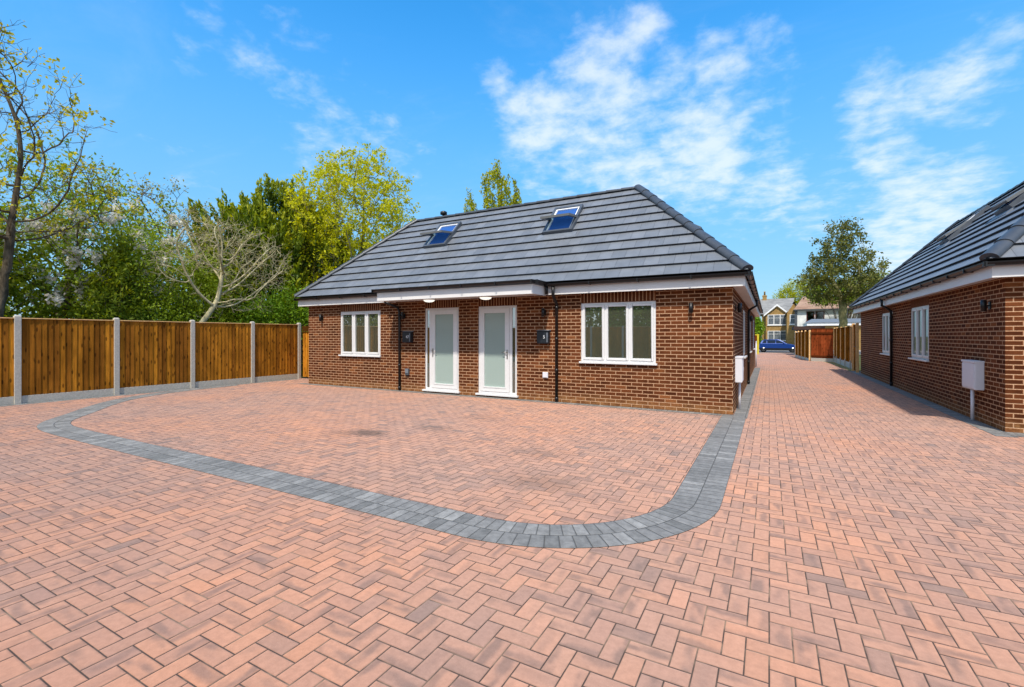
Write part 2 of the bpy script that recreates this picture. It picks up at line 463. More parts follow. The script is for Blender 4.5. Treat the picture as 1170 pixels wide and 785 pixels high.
wd = bpy.data.worlds.new('World'); sc.world = wd; wd.use_nodes = True
nt = wd.node_tree; nt.nodes.clear(); g = G(nt)
sky = g.n('ShaderNodeTexSky'); sky.sky_type = 'NISHITA'; sky.sun_disc = False
sky.sun_elevation = math.asin(tosun.z); sky.sun_rotation = math.atan2(tosun.x, tosun.y)
sky.air_density = 1.0; sky.dust_density = .6; sky.ozone_density = 2.2
D = g.n('ShaderNodeTexCoord').outputs['Generated']
dn = g.n('ShaderNodeVectorMath', operation='NORMALIZE'); g.put(dn.inputs[0], D); D = dn.outputs[0]
ds = g.sep(D)
skyc = g.hsv(sky.outputs[0], .494, 1.40, g.ss(ds[2], -.05, .55, .49, 1.24))
skyc = g.mix(g.ss(ds[2], .62, .02, 0.0, .62), skyc, (1.12, 2.5, 3.8))
den = g.add(g.mx(ds[2], 0.0), .16)
pp = g.xyz(g.div(ds[0], den), g.div(ds[1], den), 0.0)
clouds = [(-61.7, 29.1, 3.9, 0.55), (-56.9, 28.1, 4.6, 0.6), (-54.3, 26.8, 3.5, 0.5), (-47.9, 22.0, 5.6, 0.6), (-43.0, 20.7, 4.4, 0.5),
 (-64.6, 14.4, 5.0, 0.4), (-25.1, 24.5, 4.6, 1), (-17.7, 27.9, 5.3, 1), (-13.6, 32.2, 2.6, 0.9), (-20.8, 22.5, 5.2, 0.85),
 (-10.7, 28.0, 3.1, 0.8), (-6.9, 20.8, 6.7, 1), (-14.6, 19.4, 6.1, 0.95), (-4.2, 27.3, 4.1, 0.85), (-0.7, 29.6, 2.9, 0.7), (-29.9, 28.0, 2.8, 0.7),
 (-22.9, 18.4, 4.2, 0.7), (-0.7, 16.0, 4.7, 0.85), (9.0, 21.7, 3.3, 0.9), (14.0, 21.3, 3.9, 0.85), (17.3, 23.7, 2.2, 0.7), (10.3, 16.5, 2.6, 0.9),
 (12.8, 11.0, 5.0, 0.95), (11.0, 8.1, 4.4, 1), (4.8, 13.5, 4.5, 0.65)]
warp = g.n('ShaderNodeVectorMath', operation='ADD'); g.put(warp.inputs[0], D)
nw = g.n('ShaderNodeTexNoise'); g.put(nw.inputs['Vector'], D); nw.inputs['Scale'].default_value = 7; nw.inputs['Detail'].default_value = 3
wv = g.n('ShaderNodeVectorMath', operation='MULTIPLY_ADD'); g.put(wv.inputs[0], nw.outputs['Color']); wv.inputs[1].default_value = (.07, .07, .07); wv.inputs[2].default_value = (-.035, -.035, -.035)
g.put(warp.inputs[1], wv.outputs[0]); DW = warp.outputs[0]
mask = None
for az, el, rd, s in clouds:
    v = (math.sin(R(az))*math.cos(R(el)), math.cos(R(az))*math.cos(R(el)), math.sin(R(el)))
    dt = g.n('ShaderNodeVectorMath', operation='DISTANCE'); g.put(dt.inputs[0], DW); dt.inputs[1].default_value = v
    k = g.ss(dt.outputs['Value'], R(rd)*2.1, R(rd)*.1, 0.0, s)
    mask = k if mask is None else g.mx(mask, k)
# unseen dense cloud behind the camera, added to fill the shadows with white light
back = g.mul(g.ss(ds[1], .22, -.25), 1.1)
mask = g.mx(mask, back)
fine = g.noise(pp, 9.5, 8, .6, .15); coarse = g.noise(D, 10, 6, .55, .1)
nz = g.add(g.mul(fine, .62), g.mul(coarse, .38))
dens = g.ss(g.add(g.mul(nz, 1.25), g.mul(mask, .52)), .80, 1.28)
thin = g.mul(g.ss(g.noise(g.vmul(pp, (.6, 1.2, 1)), 1.6, 8, .65, .8), .5, .85), .16)
dens = g.mx(g.mul(dens, .70), thin)
cl = g.ramp(dens, [(0, (.74, .86, 1.0)), (1, (.95, .97, 1.0))])
bg1 = g.n('ShaderNodeBackground'); g.put(bg1.inputs[0], skyc); bg1.inputs[1].default_value = .15
bg2 = g.n('ShaderNodeBackground'); g.put(bg2.inputs[0], cl); bg2.inputs[1].default_value = .66
mxs = g.n('ShaderNodeMixShader'); g.put(mxs.inputs[0], dens)
nt.links.new(bg1.outputs[0], mxs.inputs[1]); nt.links.new(bg2.outputs[0], mxs.inputs[2])
wo = g.n('ShaderNodeOutputWorld'); nt.links.new(mxs.outputs[0], wo.inputs[0])

vs = sc.view_settings; vs.view_transform = 'Standard'; vs.look = 'None'; vs.gamma = 1; vs.use_curve_mapping = False; vs.exposure = .8
sc.cycles.max_bounces = 8; sc.cycles.transparent_max_bounces = 12; sc.cycles.sample_clamp_indirect = 6
sc.cycles.use_denoising = True

# ------------------------------------------------------------------ setting: ground, paving, street
def gz(y):
    if y < 30: return 0.0
    if y < 51: return -.13*(y-30)/21
    return -.13
def sheet(name, x0, x1, ys, dz, m):
    mb = MB()
    for a, b in zip(ys[:-1], ys[1:]):
        mb.face([(x0, a, gz(a)+dz), (x1, a, gz(a)+dz), (x1, b, gz(b)+dz), (x0, b, gz(b)+dz)])
    return tag(mb.build(name, m), kind='structure')
sheet('ground', -600, 600, [-600, 30, 51, 900], -.012, M_ground)
mb = MB()
mb.face([(-14.45, -6.1, 0), (24, -6.1, 0), (24, 10.2, 0), (-14.45, 10.2, 0)])
mb.face([(-14.45, 10.2, 0), (-12.6, 10.2, 0), (-12.6, 26, 0), (-14.45, 26, 0)])
mb.face([(-.9, 10.2, 0), (3.4, 10.2, 0), (3.4, 24.4, 0), (-.9, 24.4, 0)])
mb.face([(-.9, 24.4, 0), (3.0, 24.4, 0), (2.9, 30, 0), (-.9, 30, 0)])
mb.face([(-.9, 30, 0), (2.9, 30, 0), (1.9, 51, gz(51)), (-1.2, 51, gz(51))])
tag(mb.build('paved_driveway', M_paver), kind='structure')
sheet('soil_verge', 1.7, 3.35, [24.4, 30, 51], -.006, M_soil)
sheet('street', -80, 80, [51.2, 58.5], -.004, M_asph)
mb = MB(); mb.box(-80, 80, 51.02, 51.2, gz(51)-.1, gz(51)+.012)
tag(mb.build('drive_kerb', M_concrete), kind='structure')
mb = MB(); mb.box(-80, 80, 58.5, 60.6, -.25, -.02)
tag(mb.build('far_pavement', M_slab), kind='structure')

# charcoal border strip of two courses
def strip(name, path, w, z=.004):
    mb = MB(); P = [Vector((x, y, z)) for x, y in path]; s = 0.0; L = []
    for i, p in enumerate(P):
        d = (P[min(i+1, len(P)-1)]-P[max(i-1, 0)]).normalized(); nrm = Vector((-d.y, d.x, 0))
        if i: s += (p-P[i-1]).length
        L.append((p+nrm*w/2, p-nrm*w/2, s))
    for (a, b, s0), (c, d, s1) in zip(L[:-1], L[1:]):
        mb.face([b, d, c, a], [(s0, w), (s1, w), (s1, 0), (s0, 0)])
    return tag(mb.build(name, M_border), kind='structure')
def arc(cx, cy, r, a0, a1, n): return [(cx+r*math.cos(R(a0+(a1-a0)*i/n)), cy+r*math.sin(R(a0+(a1-a0)*i/n))) for i in range(n+1)]
ctl = [(-.575, 9.76), (-.575, 7.0), (-.575, 5.4), (-.575, 4.9), (-.575, 4.7)] + arc(-2.05, 4.55, 1.475, 0, -90, 18)[1:] + [(-2.2, 3.075), (-2.6, 3.075), (-3.4, 3.073), (-5, 3.07), (-7, 3.055), (-8.4, 3.055), (-9.5, 3.06), (-10.3, 3.12), (-10.95, 3.36), (-11.7, 3.92), (-12.5, 4.5), (-13.25, 5.2), (-13.8, 6.1), (-14.1, 7.2), (-14.22, 8.4)]
path = []
for i in range(len(ctl)-1):
    p0, p1, p2, p3 = (Vector(ctl[max(0, min(len(ctl)-1, k))]) for k in (i-1, i, i+1, i+2))
    for k in range(5):
        t = k/5
        q = .5*((2*p1)+(p2-p0)*t+(2*p0-5*p1+4*p2-p3)*t*t+(3*p1-p0-3*p2+p3)*t**3); path.append((q.x, q.y))
path.append(ctl[-1])
strip('border_strip', path, .41)
strip('house_front_strip', [(-12.9, 9.66), (-.79, 9.66)], .22, .003)
strip('house_side_strip', [(-.47, 9.45), (-.47, 24.6)], .24, .0055)
strip('right_house_side_strip', [(3.09, 9.6), (3.09, 24.3)], .25, .0035)
strip('right_house_front_strip', [(3.2, 9.9), (22, 9.9)], .42, .006)
strip('fence_foot_strip', [(-14.33, -6), (-14.33, 10.7)], .2, .002)

# ------------------------------------------------------------------ wall with openings
def wall_side(mb, O, a, n, L, H, ops, u0=0.0, depth=.09):
    O = Vector(O); a = Vector(a); n = Vector(n)
    xs = sorted({0, L} | {v for o in ops for v in o[:2]}); zs = sorted({0, H} | {v for o in ops for v in o[2:]})
    for i in range(len(xs)-1):
        for j in range(len(zs)-1):
            xm = (xs[i]+xs[i+1])/2; zm = (zs[j]+zs[j+1])/2
            if any(o[0] < xm < o[1] and o[2] < zm < o[3] for o in ops): continue
            q = [(xs[i], zs[j]), (xs[i+1], zs[j]), (xs[i+1], zs[j+1]), (xs[i], zs[j+1])]
            mb.face([O+a*x+Z*z for x, z in q], [(u0+x, z) for x, z in q])
            mb.face([O+a*x+Z*z-n*.22 for x, z in q[::-1]], [(u0+x, z) for x, z in q[::-1]])
    for x0, x1, z0, z1 in ops:
        for (p, q) in (((x0, z0), (x0, z1)), ((x1, z1), (x1, z0)), ((x0, z1), (x1, z1)), ((x1, z0), (x0, z0))):
            mb.face([O+a*p[0]+Z*p[1], O+a*q[0]+Z*q[1], O+a*q[0]+Z*q[1]-n*.22, O+a*p[0]+Z*p[1]-n*.22],
                    [(u0+p[0], p[1]), (u0+q[0], q[1]), (u0+q[0]+.22, q[1]), (u0+p[0]+.22, p[1])])

def make_window(parent, O, a, n, w, h, lights=3, handles=(0, 2)):
    # O: lower left of the opening on the wall face
    O = Vector(O); a = Vector(a); n = Vector(n)
    f = MB(); r = (-.085, -.018); t = .045
    f.ring(O, a, Z, n, 0, w, 0, h, t, r)
    lw = (w-2*t-(lights-1)*.04)/lights
    xs = []
    for i in range(lights):
        x0 = t+i*(lw+.04); xs.append(x0)
        if i: f.obox(O, a, Z, n, (x0-.04, x0), (t, h-t), r)
    win = f.build('window', M_upvc, parent)
    s = MB(); s.obox(O, a, Z, n, (-.03, w+.03), (-.04, 0), (-.08, .055)); s.build('sill', M_upvc, win, bevel=.006)
    for i, x0 in enumerate(xs):
        q = MB(); q.ring(O, a, Z, n, x0+.002, x0+lw-.002, t+.002, h-t-.002, .045, (-.07, -.004)); sash = q.build('sash', M_upvc, win, bevel=.004)
        q = MB(); q.obox(O, a, Z, n, (x0+.043, x0+lw-.043), (t+.043, h-t-.043), (-.05, -.03)); q.build('pane', M_glass, win)
        if i in handles:
            q = MB(); hx = x0+lw-.03 if i == 0 else x0+.02
            q.obox(O, a, Z, n, (hx, hx+.012), (h*.42, h*.52), (-.1, -.085)); q.build('handle', M_paint, win)
    return win

def make_door(parent, O, a, n, w, h, side):
    # side=-1: narrow sidelight on the left, +1: on the right
    O = Vector(O); a = Vector(a); n = Vector(n)
    f = MB(); t = .05; r = (-.09, -.015)
    f.ring(O, a, Z, n, 0, w, 0, h, t, r)
    sl = .085                                    # sidelight clear width
    if side < 0: g0, g1 = t, t+sl; d0, d1 = g1+.07, w-t; m0 = (g1, g1+.07)
    else: g0, g1 = w-t-sl, w-t; d0, d1 = t, g0-.07; m0 = (g0-.07, g0)
    f.obox(O, a, Z, n, m0, (t, h-t), r)
    fr = f.build('door_frame', M_upvc, parent)
    q = MB(); q.obox(O, a, Z, n, (g0+.001, g1-.001), (t+.001, h-t-.001), (-.05, -.03)); q.build('sidelight', M_glass, fr)
    q = MB(); q.obox(O, a, Z, n, (-.05, w+.05), (-.045, 0), (-.08, .07)); q.build('threshold', M_upvc, fr, bevel=.006)
    q = MB(); lt = .10
    A0, A1, B0, B1 = d0+.004, d1-.004, t+.004, h-t-.004
    q.ring(O, a, Z, n, A0, A1, B0, B1, lt, (-.075, -.002))
    q.ring(O, a, Z, n, A0+lt-.012, A1-lt+.012, B0+lt-.012, B1-lt+.012, .026, (-.07, .006))
    leaf = q.build('door_leaf', M_upvc, parent)
    q = MB(); q.obox(O, a, Z, n, (A0+lt, A1-lt), (B0+lt, B1-lt), (-.05, -.03)); q.build('glass_panel', M_doorglass, leaf)
    hx = A0+.05 if side < 0 else A1-.05
    dr = 1 if side < 0 else -1
    q = MB(); q.obox(O, a, Z, n, (hx-.016, hx+.016), (.86, 1.08), (-.002, .008))
    q.tube([O+a*hx+Z*1.02+n*.0, O+a*hx+Z*1.02+n*.05], .009, 8); q.tube([O+a*hx+Z*1.02+n*.05, O+a*(hx+dr*.12)+Z*1.02+n*.05], .009, 8)
    q.build('handle', M_steel, leaf)
    return fr

# ------------------------------------------------------------------ roof
GA = .338; TANP = 1.0
def hip_roof(house, x0, x1, y0, y1, z0, t):
    mb = MB(); c45 = math.cos(R(45)); n = int(round(t/c45/GA)); gh = t/n
    sides = [((x0, y0), X, Y, x1-x0), ((x1, y0), Y, -X, y1-y0), ((x1, y1), -X, -Y, x1-x0), ((x0, y1), -Y, X, y1-y0)]
    for si, ((px, py), a, inn, L) in enumerate(sides):
        O = Vector((px, py, z0)); up = (inn+Z)*1.0; nr = (Z-inn).normalized()
        for k in range(n):
            h0 = k*gh; h1 = min((k+1)*gh+.03, t)
            lo = .054; hi = .004
            A = O+up*h0+a*h0+nr*lo; B = O+up*h0+a*(L-h0)+nr*lo; C = O+up*h1+a*(L-h1)+nr*hi; Dd = O+up*h1+a*h1+nr*hi
            uo = si*3.17
            mb.face([A, B, C, Dd], [(uo+h0, k+.02), (uo+L-h0, k+.02), (uo+L-h1, k+.98), (uo+h1, k+.98)])
            A2 = A-nr*.056+up*.03; B2 = B-nr*.056+up*.03
            mb.face([A2, B2, B, A], [(uo+h0, k+.02), (uo+L-h0, k+.02), (uo+L-h0, k+.02), (uo+h0, k+.02)])
    zt = z0+t-.02
    mb.face([(x0+t, y0+t, zt), (x1-t, y0+t, zt), (x1-t, y1-t, zt), (x0+t, y1-t, zt)])
    roof = mb.build('roof', M_tile, house)
    # hip and ridge caps
    def caps(P, Q, rad, nseg, name):
        P = Vector(P); Q = Vector(Q); q = MB(); d = (Q-P)/nseg; dn_ = d.normalized()
        side = dn_.cross(Z).normalized(); upv = side.cross(dn_).normalized()
        for i in range(nseg):
            a0 = P+d*i-dn_*.02; a1 = P+d*(i+1)+dn_*.015
            rows = []
            for (pt, rr, lift) in ((a0, rad*1.07, .009), (a1, rad*.98, .0)):
                rows.append([pt+side*rr*math.cos(R(th_))+upv*(rr*.72*math.sin(R(th_))+lift) for th_ in range(-12, 193, 12)])
            for k in range(len(rows[0])-1):
                q.face([rows[0][k+1], rows[0][k], rows[1][k], rows[1][k+1]], smooth=False)
            q.face(rows[0])
        q.build(name, M_cap, roof)
    hz = z0+.02
    for (cx, cy, dx, dy) in ((x0, y0, 1, 1), (x1, y0, -1, 1), (x1, y1, -1, -1), (x0, y1, 1, -1)):
        caps((cx+dx*.03, cy+dy*.03, hz+.03), (cx+dx*t, cy+dy*t, hz+t), .115, 11, 'hip_tile')
    zr = z0+t+.0
    caps((x0+t, y0+t, zr), (x1-t, y0+t, zr), .085, 18, 'ridge_tile'); caps((x0+t, y1-t, zr), (x1-t, y1-t, zr), .085, 18, 'ridge_tile')
    caps((x0+t, y0+t, zr), (x0+t, y1-t, zr), .085, 20, 'ridge_tile'); caps((x1-t, y0+t, zr), (x1-t, y1-t, zr), .085, 20, 'ridge_tile')
    return roof

def make_skylight(roof, O, a, inn, w, L, opened):
    # O: lower left corner on the slope, a: along the eaves, inn: horizontal direction up the slope
    a = Vector(a); up = (Vector(inn)+Z).normalized(); nr = (Z-Vector(inn)).normalized(); O = Vector(O)
    f = MB(); f.ring(O, a, up, nr, 0, w, 0, L, .065, (-.1, .125)); sk = f.build('skylight', M_darkframe, roof)
    q = MB(); q.obox(O, a, up, nr, (-.12, w+.12), (-.2, -.002), (.0, .046)); q.build('flashing', M_lead, sk)
    q = MB(); q.obox(O, a, up, nr, (.065, w-.065), (.065, L-.065), (.058, .066)); q.build('blind', M_blind, sk)
    q = MB(); q.ring(O, a, up, nr, .066, w-.066, .066, L-.066, .04, (.0665, .10)); q.build('reveal', M_paint, sk)
    # centre-pivot sash turned about its middle
    P = O+up*(L/2)+nr*.115; th_ = R(opened)
    s_up = up*math.cos(th_) - nr*math.sin(th_); s_n = nr*math.cos(th_) + up*math.sin(th_)
    q = MB(); hw = w-.02; q.ring(P+a*.01, a, s_up, s_n, 0, hw, -L/2+.03, L/2-.03, .07, (-.025, .03)); sash = q.build('sash', M_sash, sk)
    q = MB(); q.obox(P+a*.01, a, s_up, s_n, (.07, hw-.07), (-L/2+.1, L/2-.1), (-.006, .008)); q.build('pane', M_skyglass, sash)
    q = MB(); q.obox(P+a*.01, a, s_up, s_n, (.09, hw-.09), (L/2-.075, L/2-.055), (-.06, -.026)); q.build('handle_bar', M_steel, sash)
    return sk

def gutter(mb, P, Q, n, r=.064):
    # half round channel from P to Q, lip outwards along n
    P = Vector(P); Q = Vector(Q); n = Vector(n); d = (Q-P).normalized()
    prof = [(r*math.cos(R(t)), r*math.sin(R(t))) for t in range(180, 361, 20)]
    inner = [(x*.86, y*.86+.001) for x, y in prof[::-1]]
    full = prof+inner
    a0 = [P+n*(r+x)+Z*y for x, y in full]; a1 = [Q+n*(r+x)+Z*y for x, y in full]
    k = len(full)
    for i in range(k):
        j = (i+1) % k; mb.face([a0[i], a0[j], a1[j], a1[i]])
    mb.face([P+n*(r+x)+Z*y for x, y in prof]); mb.face([Q+n*(r+x)+Z*y for x, y in prof[::-1]])
    L = (Q-P).length; m = max(1, int(L/.85))
    for i in range(m+1):                       # union brackets
        c = P+d*(L*i/m if i < m else L-.03); mb.obox(c, d, Z, n, (-.012, .012), (-.07, .004), (.0, .131))

# ------------------------------------------------------------------ main bungalow
SOF = 2.43; OV = .215; Z0 = 2.665; RT = 2.63
bx0, bx1, by0, by1 = -12.645, -.603, 9.77, 25.6
house = thing('bungalow', 'brown brick bungalow with twin white glazed front doors under a long porch fascia', 'house', ((bx0+bx1)/2, (by0+by1)/2, 0))
wz0, wz1 = .935, 2.214
winsF = [(-3.637, -2.025), (-11.223, -9.611)]
doorsF = [(-6.325, -5.243, 1), (-8.005, -6.923, -1)]
dz0, dz1 = .085, 2.222
ops = [(a-bx0, b-bx0, wz0, wz1) for a, b in winsF] + [(a-bx0, b-bx0, dz0, dz1) for a, b, s in doorsF]
opsR = [(4.05, 5.25, wz0, wz1), (8.6, 9.8, wz0, wz1), (12.9, 14.1, wz0, wz1)]
mb = MB()
wall_side(mb, (bx0, by0, 0), X, -Y, bx1-bx0, SOF+.02, ops)
wall_side(mb, (bx1, by0, 0), Y, X, by1-by0, SOF+.02, opsR, u0=.1125)
wall_side(mb, (bx1, by1, 0), -X, Y, bx1-bx0, SOF+.02, [])
wall_side(mb, (bx0, by1, 0), -Y, -X, by1-by0, SOF+.02, [])
mb.build('wall', M_brick, house)
def soldier(parent, O, a, n, w, h):
    q = MB(); O = Vector(O); a = Vector(a); n = Vector(n)
    q.face([O+n*.004, O+a*w+n*.004, O+a*w+Z*h+n*.004, O+Z*h+n*.004], [(0, .01), (w, .01), (w, h+.01), (0, h+.01)])
    q.face([O+n*.004, O+Z*h+n*.004, O+Z*h, O]); q.face([O+a*w+n*.004, O+a*w, O+a*w+Z*h, O+a*w+Z*h+n*.004]); q.face([O+n*.004, O, O+a*w, O+a*w+n*.004])
    q.build('soldier_course', M_soldier, parent)
for a, b in winsF:
    make_window(house, (a, by0, wz0), X, -Y, b-a, wz1-wz0); soldier(house, (a, by0, wz1+.004), X, -Y, b-a, SOF-wz1-.006)
for a, b, s in doorsF:
    make_door(house, (a, by0, dz0), X, -Y, b-a, dz1-dz0, s); soldier(house, (a, by0, dz1+.004), X, -Y, b-a, SOF-dz1-.006)
for a, b, _, _ in opsR:
    make_window(house, (bx1, by0+a, wz0), Y, X, b-a, wz1-wz0); soldier(house, (bx1, by0+a, wz1+.004), Y, X, b-a, SOF-wz1-.006)
# hall and rooms behind the glass
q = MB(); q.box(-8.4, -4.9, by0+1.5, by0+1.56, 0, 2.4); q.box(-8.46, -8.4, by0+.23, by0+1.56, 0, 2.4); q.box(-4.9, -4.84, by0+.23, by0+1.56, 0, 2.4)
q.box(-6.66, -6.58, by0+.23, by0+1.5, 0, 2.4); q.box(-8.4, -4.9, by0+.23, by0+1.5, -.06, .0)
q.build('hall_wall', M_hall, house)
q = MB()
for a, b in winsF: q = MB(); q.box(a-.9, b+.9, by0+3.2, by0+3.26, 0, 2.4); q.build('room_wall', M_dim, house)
q = MB(); q.box(-5.98, -5.45, by0+1.40, by0+1.47, .25, .95)
for i in range(12): q.box(-5.96+.0425*i, -5.935+.0425*i, by0+1.385, by0+1.40, .27, .93)
q.build('radiator', M_paint, house)
# eaves: fascia, soffit, porch
ex0, ex1, ey0, ey1 = bx0-OV, bx1+OV, by0-OV, by1+OV
PX0, PX1, PY = -8.87, -4.40, 8.9
FZ0, FZ1 = SOF-.015, 2.60
q = MB()
q.box(ex0, PX0, ey0, ey0+.02, FZ0, FZ1); q.box(PX1, ex1, ey0, ey0+.02, FZ0, FZ1)
q.box(ex1-.02, ex1, ey0+.02, ey1, FZ0, FZ1); q.box(ex0, ex0+.02, ey0+.02, ey1, FZ0, FZ1); q.box(ex0+.02, ex1-.02, ey1-.02, ey1, FZ0, FZ1)
q.box(PX0, PX1, PY, PY+.02, FZ0-.02, FZ1); q.box(PX0, PX0+.02, PY+.02, ey0+.02, FZ0-.02, FZ1); q.box(PX1-.02, PX1, PY+.02, ey0+.02, FZ0-.02, FZ1)
q.build('fascia', M_fascia, house)
q = MB()
q.box(ex0+.02, ex1-.02, ey0+.02, by0+.1, SOF, SOF+.012); q.box(bx1-.1, ex1-.02, by0+.1, ey1-.02, SOF, SOF+.012); q.box(ex0+.02, bx0+.1, by0+.1, ey1-.02, SOF, SOF+.012)
q.box(PX0+.02, PX1-.02, PY+.02, ey0+.019, SOF-.012, SOF)
q.build('soffit', M_fascia, house)
q = MB(); q.box(PX0-.03, PX1+.03, PY-.02, ey0+.05, 2.602, 2.645); q.build('porch_roof', M_lead, house)
q = MB()
gutter(q, (ex0-.02, ey0, 2.655), (PX0-.04, ey0, 2.655), -Y); gutter(q, (PX1+.04, ey0, 2.655), (ex1+.1, ey0, 2.655), -Y)
gutter(q, (PX0-.06, PY, 2.685), (PX1+.06, PY, 2.685), -Y)
gutter(q, (PX1, PY, 2.685), (PX1, ey0-.05, 2.685), X); gutter(q, (PX0, PY, 2.685), (PX0, ey0-.05, 2.685), -X)
gutter(q, (ex1, ey0-.1, 2.653), (ex1, ey1, 2.653), X)
q.tube([(PX1+.055, ey0-.06, 2.62), (PX1+.055, ey0-.06, 2.42)], .032, 10)
q.build('gutter', M_black, house)
def downpipe(parent, pts, n, name='downpipe'):
    q = MB(); q.tube(pts, .034, 12)
    p0, p1 = Vector(pts[-2]), Vector(pts[-1])
    for f in (.04, .36, .68, .97):
        c = p0.lerp(p1, f); q.tube([c+Z*.03, c-Z*.03], .041, 12)
    q.build(name, M_black, parent)
yp = by0-.05
downpipe(house, [(-4.19, ey0-.055, 2.6), (-4.19, ey0-.055, 2.40), (-4.195, ey0+.02, 2.33), (-4.2, yp, 2.22), (-4.2, yp, .02)], -Y)
downpipe(house, [(-9.2, ey0-.05, 2.58), (-9.2, ey0-.02, 2.40), (-9.1, ey0+.06, 2.36), (-8.92, yp, 2.27), (-8.86, yp, 2.15), (-8.857, yp, .02)], -Y)
for yy in (16.1,):
    downpipe(house, [(ex1+.055, yy, 2.6), (ex1+.055, yy, 2.42), (ex1-.05, yy, 2.36), (bx1+.06, yy, 2.28), (bx1+.05, yy, 2.15), (bx1+.05, yy, .02)], X)
q = MB(); q.tube([(bx1+.05, 25.3, 1.25), (bx1+.05, 25.3, .01)], .03, 10); q.build('waste_pipe', M_whitebox, house)
roof = hip_roof(house, ex0-.06, ex1+.06, ey0-.06, ey1+.06, Z0, RT)
def slope_pt(y, x): return (x, y, Z0+(y-(ey0-.06)))
make_skylight(roof, slope_pt(10.87, -8.93), X, Y, .80, 1.16, 38)
make_skylight(roof, slope_pt(10.87, -5.06), X, Y, .80, 1.16, 38)
# one on the right-hand slope, seen edge on
xr = ex1+.06
make_skylight(roof, (xr-1.35, 12.7, Z0+1.35), Y, -X, .80, 1.16, 16)
q = MB(); q.tube([(-9.25, 12.22, 5.25), (-9.25, 12.22, 5.42)], .045, 10); q.lathe((-9.25, 12.22, 5.41), Z, [(.05, 0), (.11, .02), (.11, .10), (.05, .13)], 14)
q.build('roof_vent', M_black, roof)

# ------------------------------------------------------------------ right bungalow
rx0, rx1, ry0, ry1 = 3.217, 15.3, 10.07, 23.17
house2 = thing('bungalow', 'brown brick bungalow cut by the picture edge, its shaded wall facing the drive', 'house', ((rx0+rx1)/2, (ry0+ry1)/2, 0))
opsL = [(ry1-15.607, ry1-14.041, wz0, wz1), (ry1-19.15, ry1-17.66, wz0, wz1)]
mb = MB()
wall_side(mb, (rx0, ry0, 0), X, -Y, rx1-rx0, SOF+.02, [(3.0, 4.6, wz0, wz1)], u0=.02)
wall_side(mb, (rx1, ry0, 0), Y, X, ry1-ry0, SOF+.02, [])
wall_side(mb, (rx1, ry1, 0), -X, Y, rx1-rx0, SOF+.02, [])
wall_side(mb, (rx0, ry1, 0), -Y, -X, ry1-ry0, SOF+.02, opsL, u0=.05)
mb.build('wall', M_brick, house2)
for a, b, _, _ in opsL:
    make_window(house2, (rx0, ry1-a, wz0), -Y, -X, b-a, wz1-wz0); soldier(house2, (rx0, ry1-a, wz1+.004), -Y, -X, b-a, SOF-wz1-.006)
make_window(house2, (rx0+3.0, ry0, wz0), X, -Y, 1.6, wz1-wz0); soldier(house2, (rx0+3.0, ry0, wz1+.004), X, -Y, 1.6, SOF-wz1-.006)
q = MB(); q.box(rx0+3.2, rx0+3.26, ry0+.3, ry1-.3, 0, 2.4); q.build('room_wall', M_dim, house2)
fx0, fx1, fy0, fy1 = rx0-OV, rx1+OV, ry0-OV, ry1+OV
q = MB()
q.box(fx0, fx1, fy0, fy0+.02, FZ0-.02, FZ1-.02); q.box(fx0, fx0+.02, fy0+.02, fy1, FZ0-.02, FZ1-.02); q.box(fx1-.02, fx1, fy0+.02, fy1, FZ0, FZ1); q.box(fx0+.02, fx1-.02, fy1-.02, fy1, FZ0-.02, FZ1-.02)
q.build('fascia', M_fascia, house2)
q = MB(); q.box(fx0+.02, fx1-.02, fy0+.02, ry0+.1, SOF-.01, SOF+.002); q.box(fx0+.02, rx0+.1, ry0+.1, fy1-.02, SOF-.01, SOF+.002); q.build('soffit', M_fascia, house2)
q = MB(); gutter(q, (fx0, fy0-.1, 2.63), (fx0, fy1, 2.63), -X); gutter(q, (fx0-.1, fy0, 2.632), (fx1, fy0, 2.632), -Y); q.build('gutter', M_black, house2)
downpipe(house2, [(fx0-.055, 17.562, 2.58), (fx0-.055, 17.562, 2.40), (fx0+.05, 17.562, 2.33), (rx0-.06, 17.562, 2.24), (rx0-.05, 17.562, 2.12), (rx0-.05, 17.562, .02)], -X)
roof2 = hip_roof(house2, fx0-.06, fx1+.06, fy0-.06, fy1+.06, Z0-.02, RT)
xl = fx0-.06
for yy in (13.3, 17.1):
    make_skylight(roof2, (xl+1.45, yy+.8, Z0-.02+1.45), -Y, X, .80, 1.16, 9)

# ------------------------------------------------------------------ fixtures on the walls
def wall_lamp(loc, n, label, group='black up and down wall lamps'):
    n = Vector(n); O = Vector(loc); t = thing('wall_lamp', label, 'wall lamp', loc, group); a = n.cross(Z)
    q = MB(); q.obox(O, a, Z, n, (-.035, .035), (-.06, .06), (.001, .02)); q.obox(O, a, Z, n, (-.012, .012), (-.012, .012), (.02, .06)); q.build('bracket', M_black, t)
    q = MB(); q.tube([O+n*.085+Z*.095, O+n*.085-Z*.095], .038, 16); q.build('lamp_body', M_black, t)
    q = MB(); q.tube([O+n*.085+Z*.0955, O+n*.085+Z*.098], .026, 14); q.tube([O+n*.085-Z*.0955, O+n*.085-Z*.098], .026, 14); q.build('lens', M_diff, t)
    return t
wall_lamp((-1.34, by0, 2.04), -Y, 'black wall lamp on the front brickwork right of the wide window, near the corner')
wall_lamp((-4.52, by0, 2.03), -Y, 'black wall lamp high above the right-hand black post box, beside the drainpipe')
wall_lamp((-12.0, by0, 2.04), -Y, 'black wall lamp alone at the fence end of the bungalow front')
wall_lamp((-8.72, by0, 2.04), -Y, 'black wall lamp tucked beside the drainpipe left of the left door')
wall_lamp((bx1, 10.45, 2.06), X, 'black wall lamp just round the corner, above the narrow white meter box')
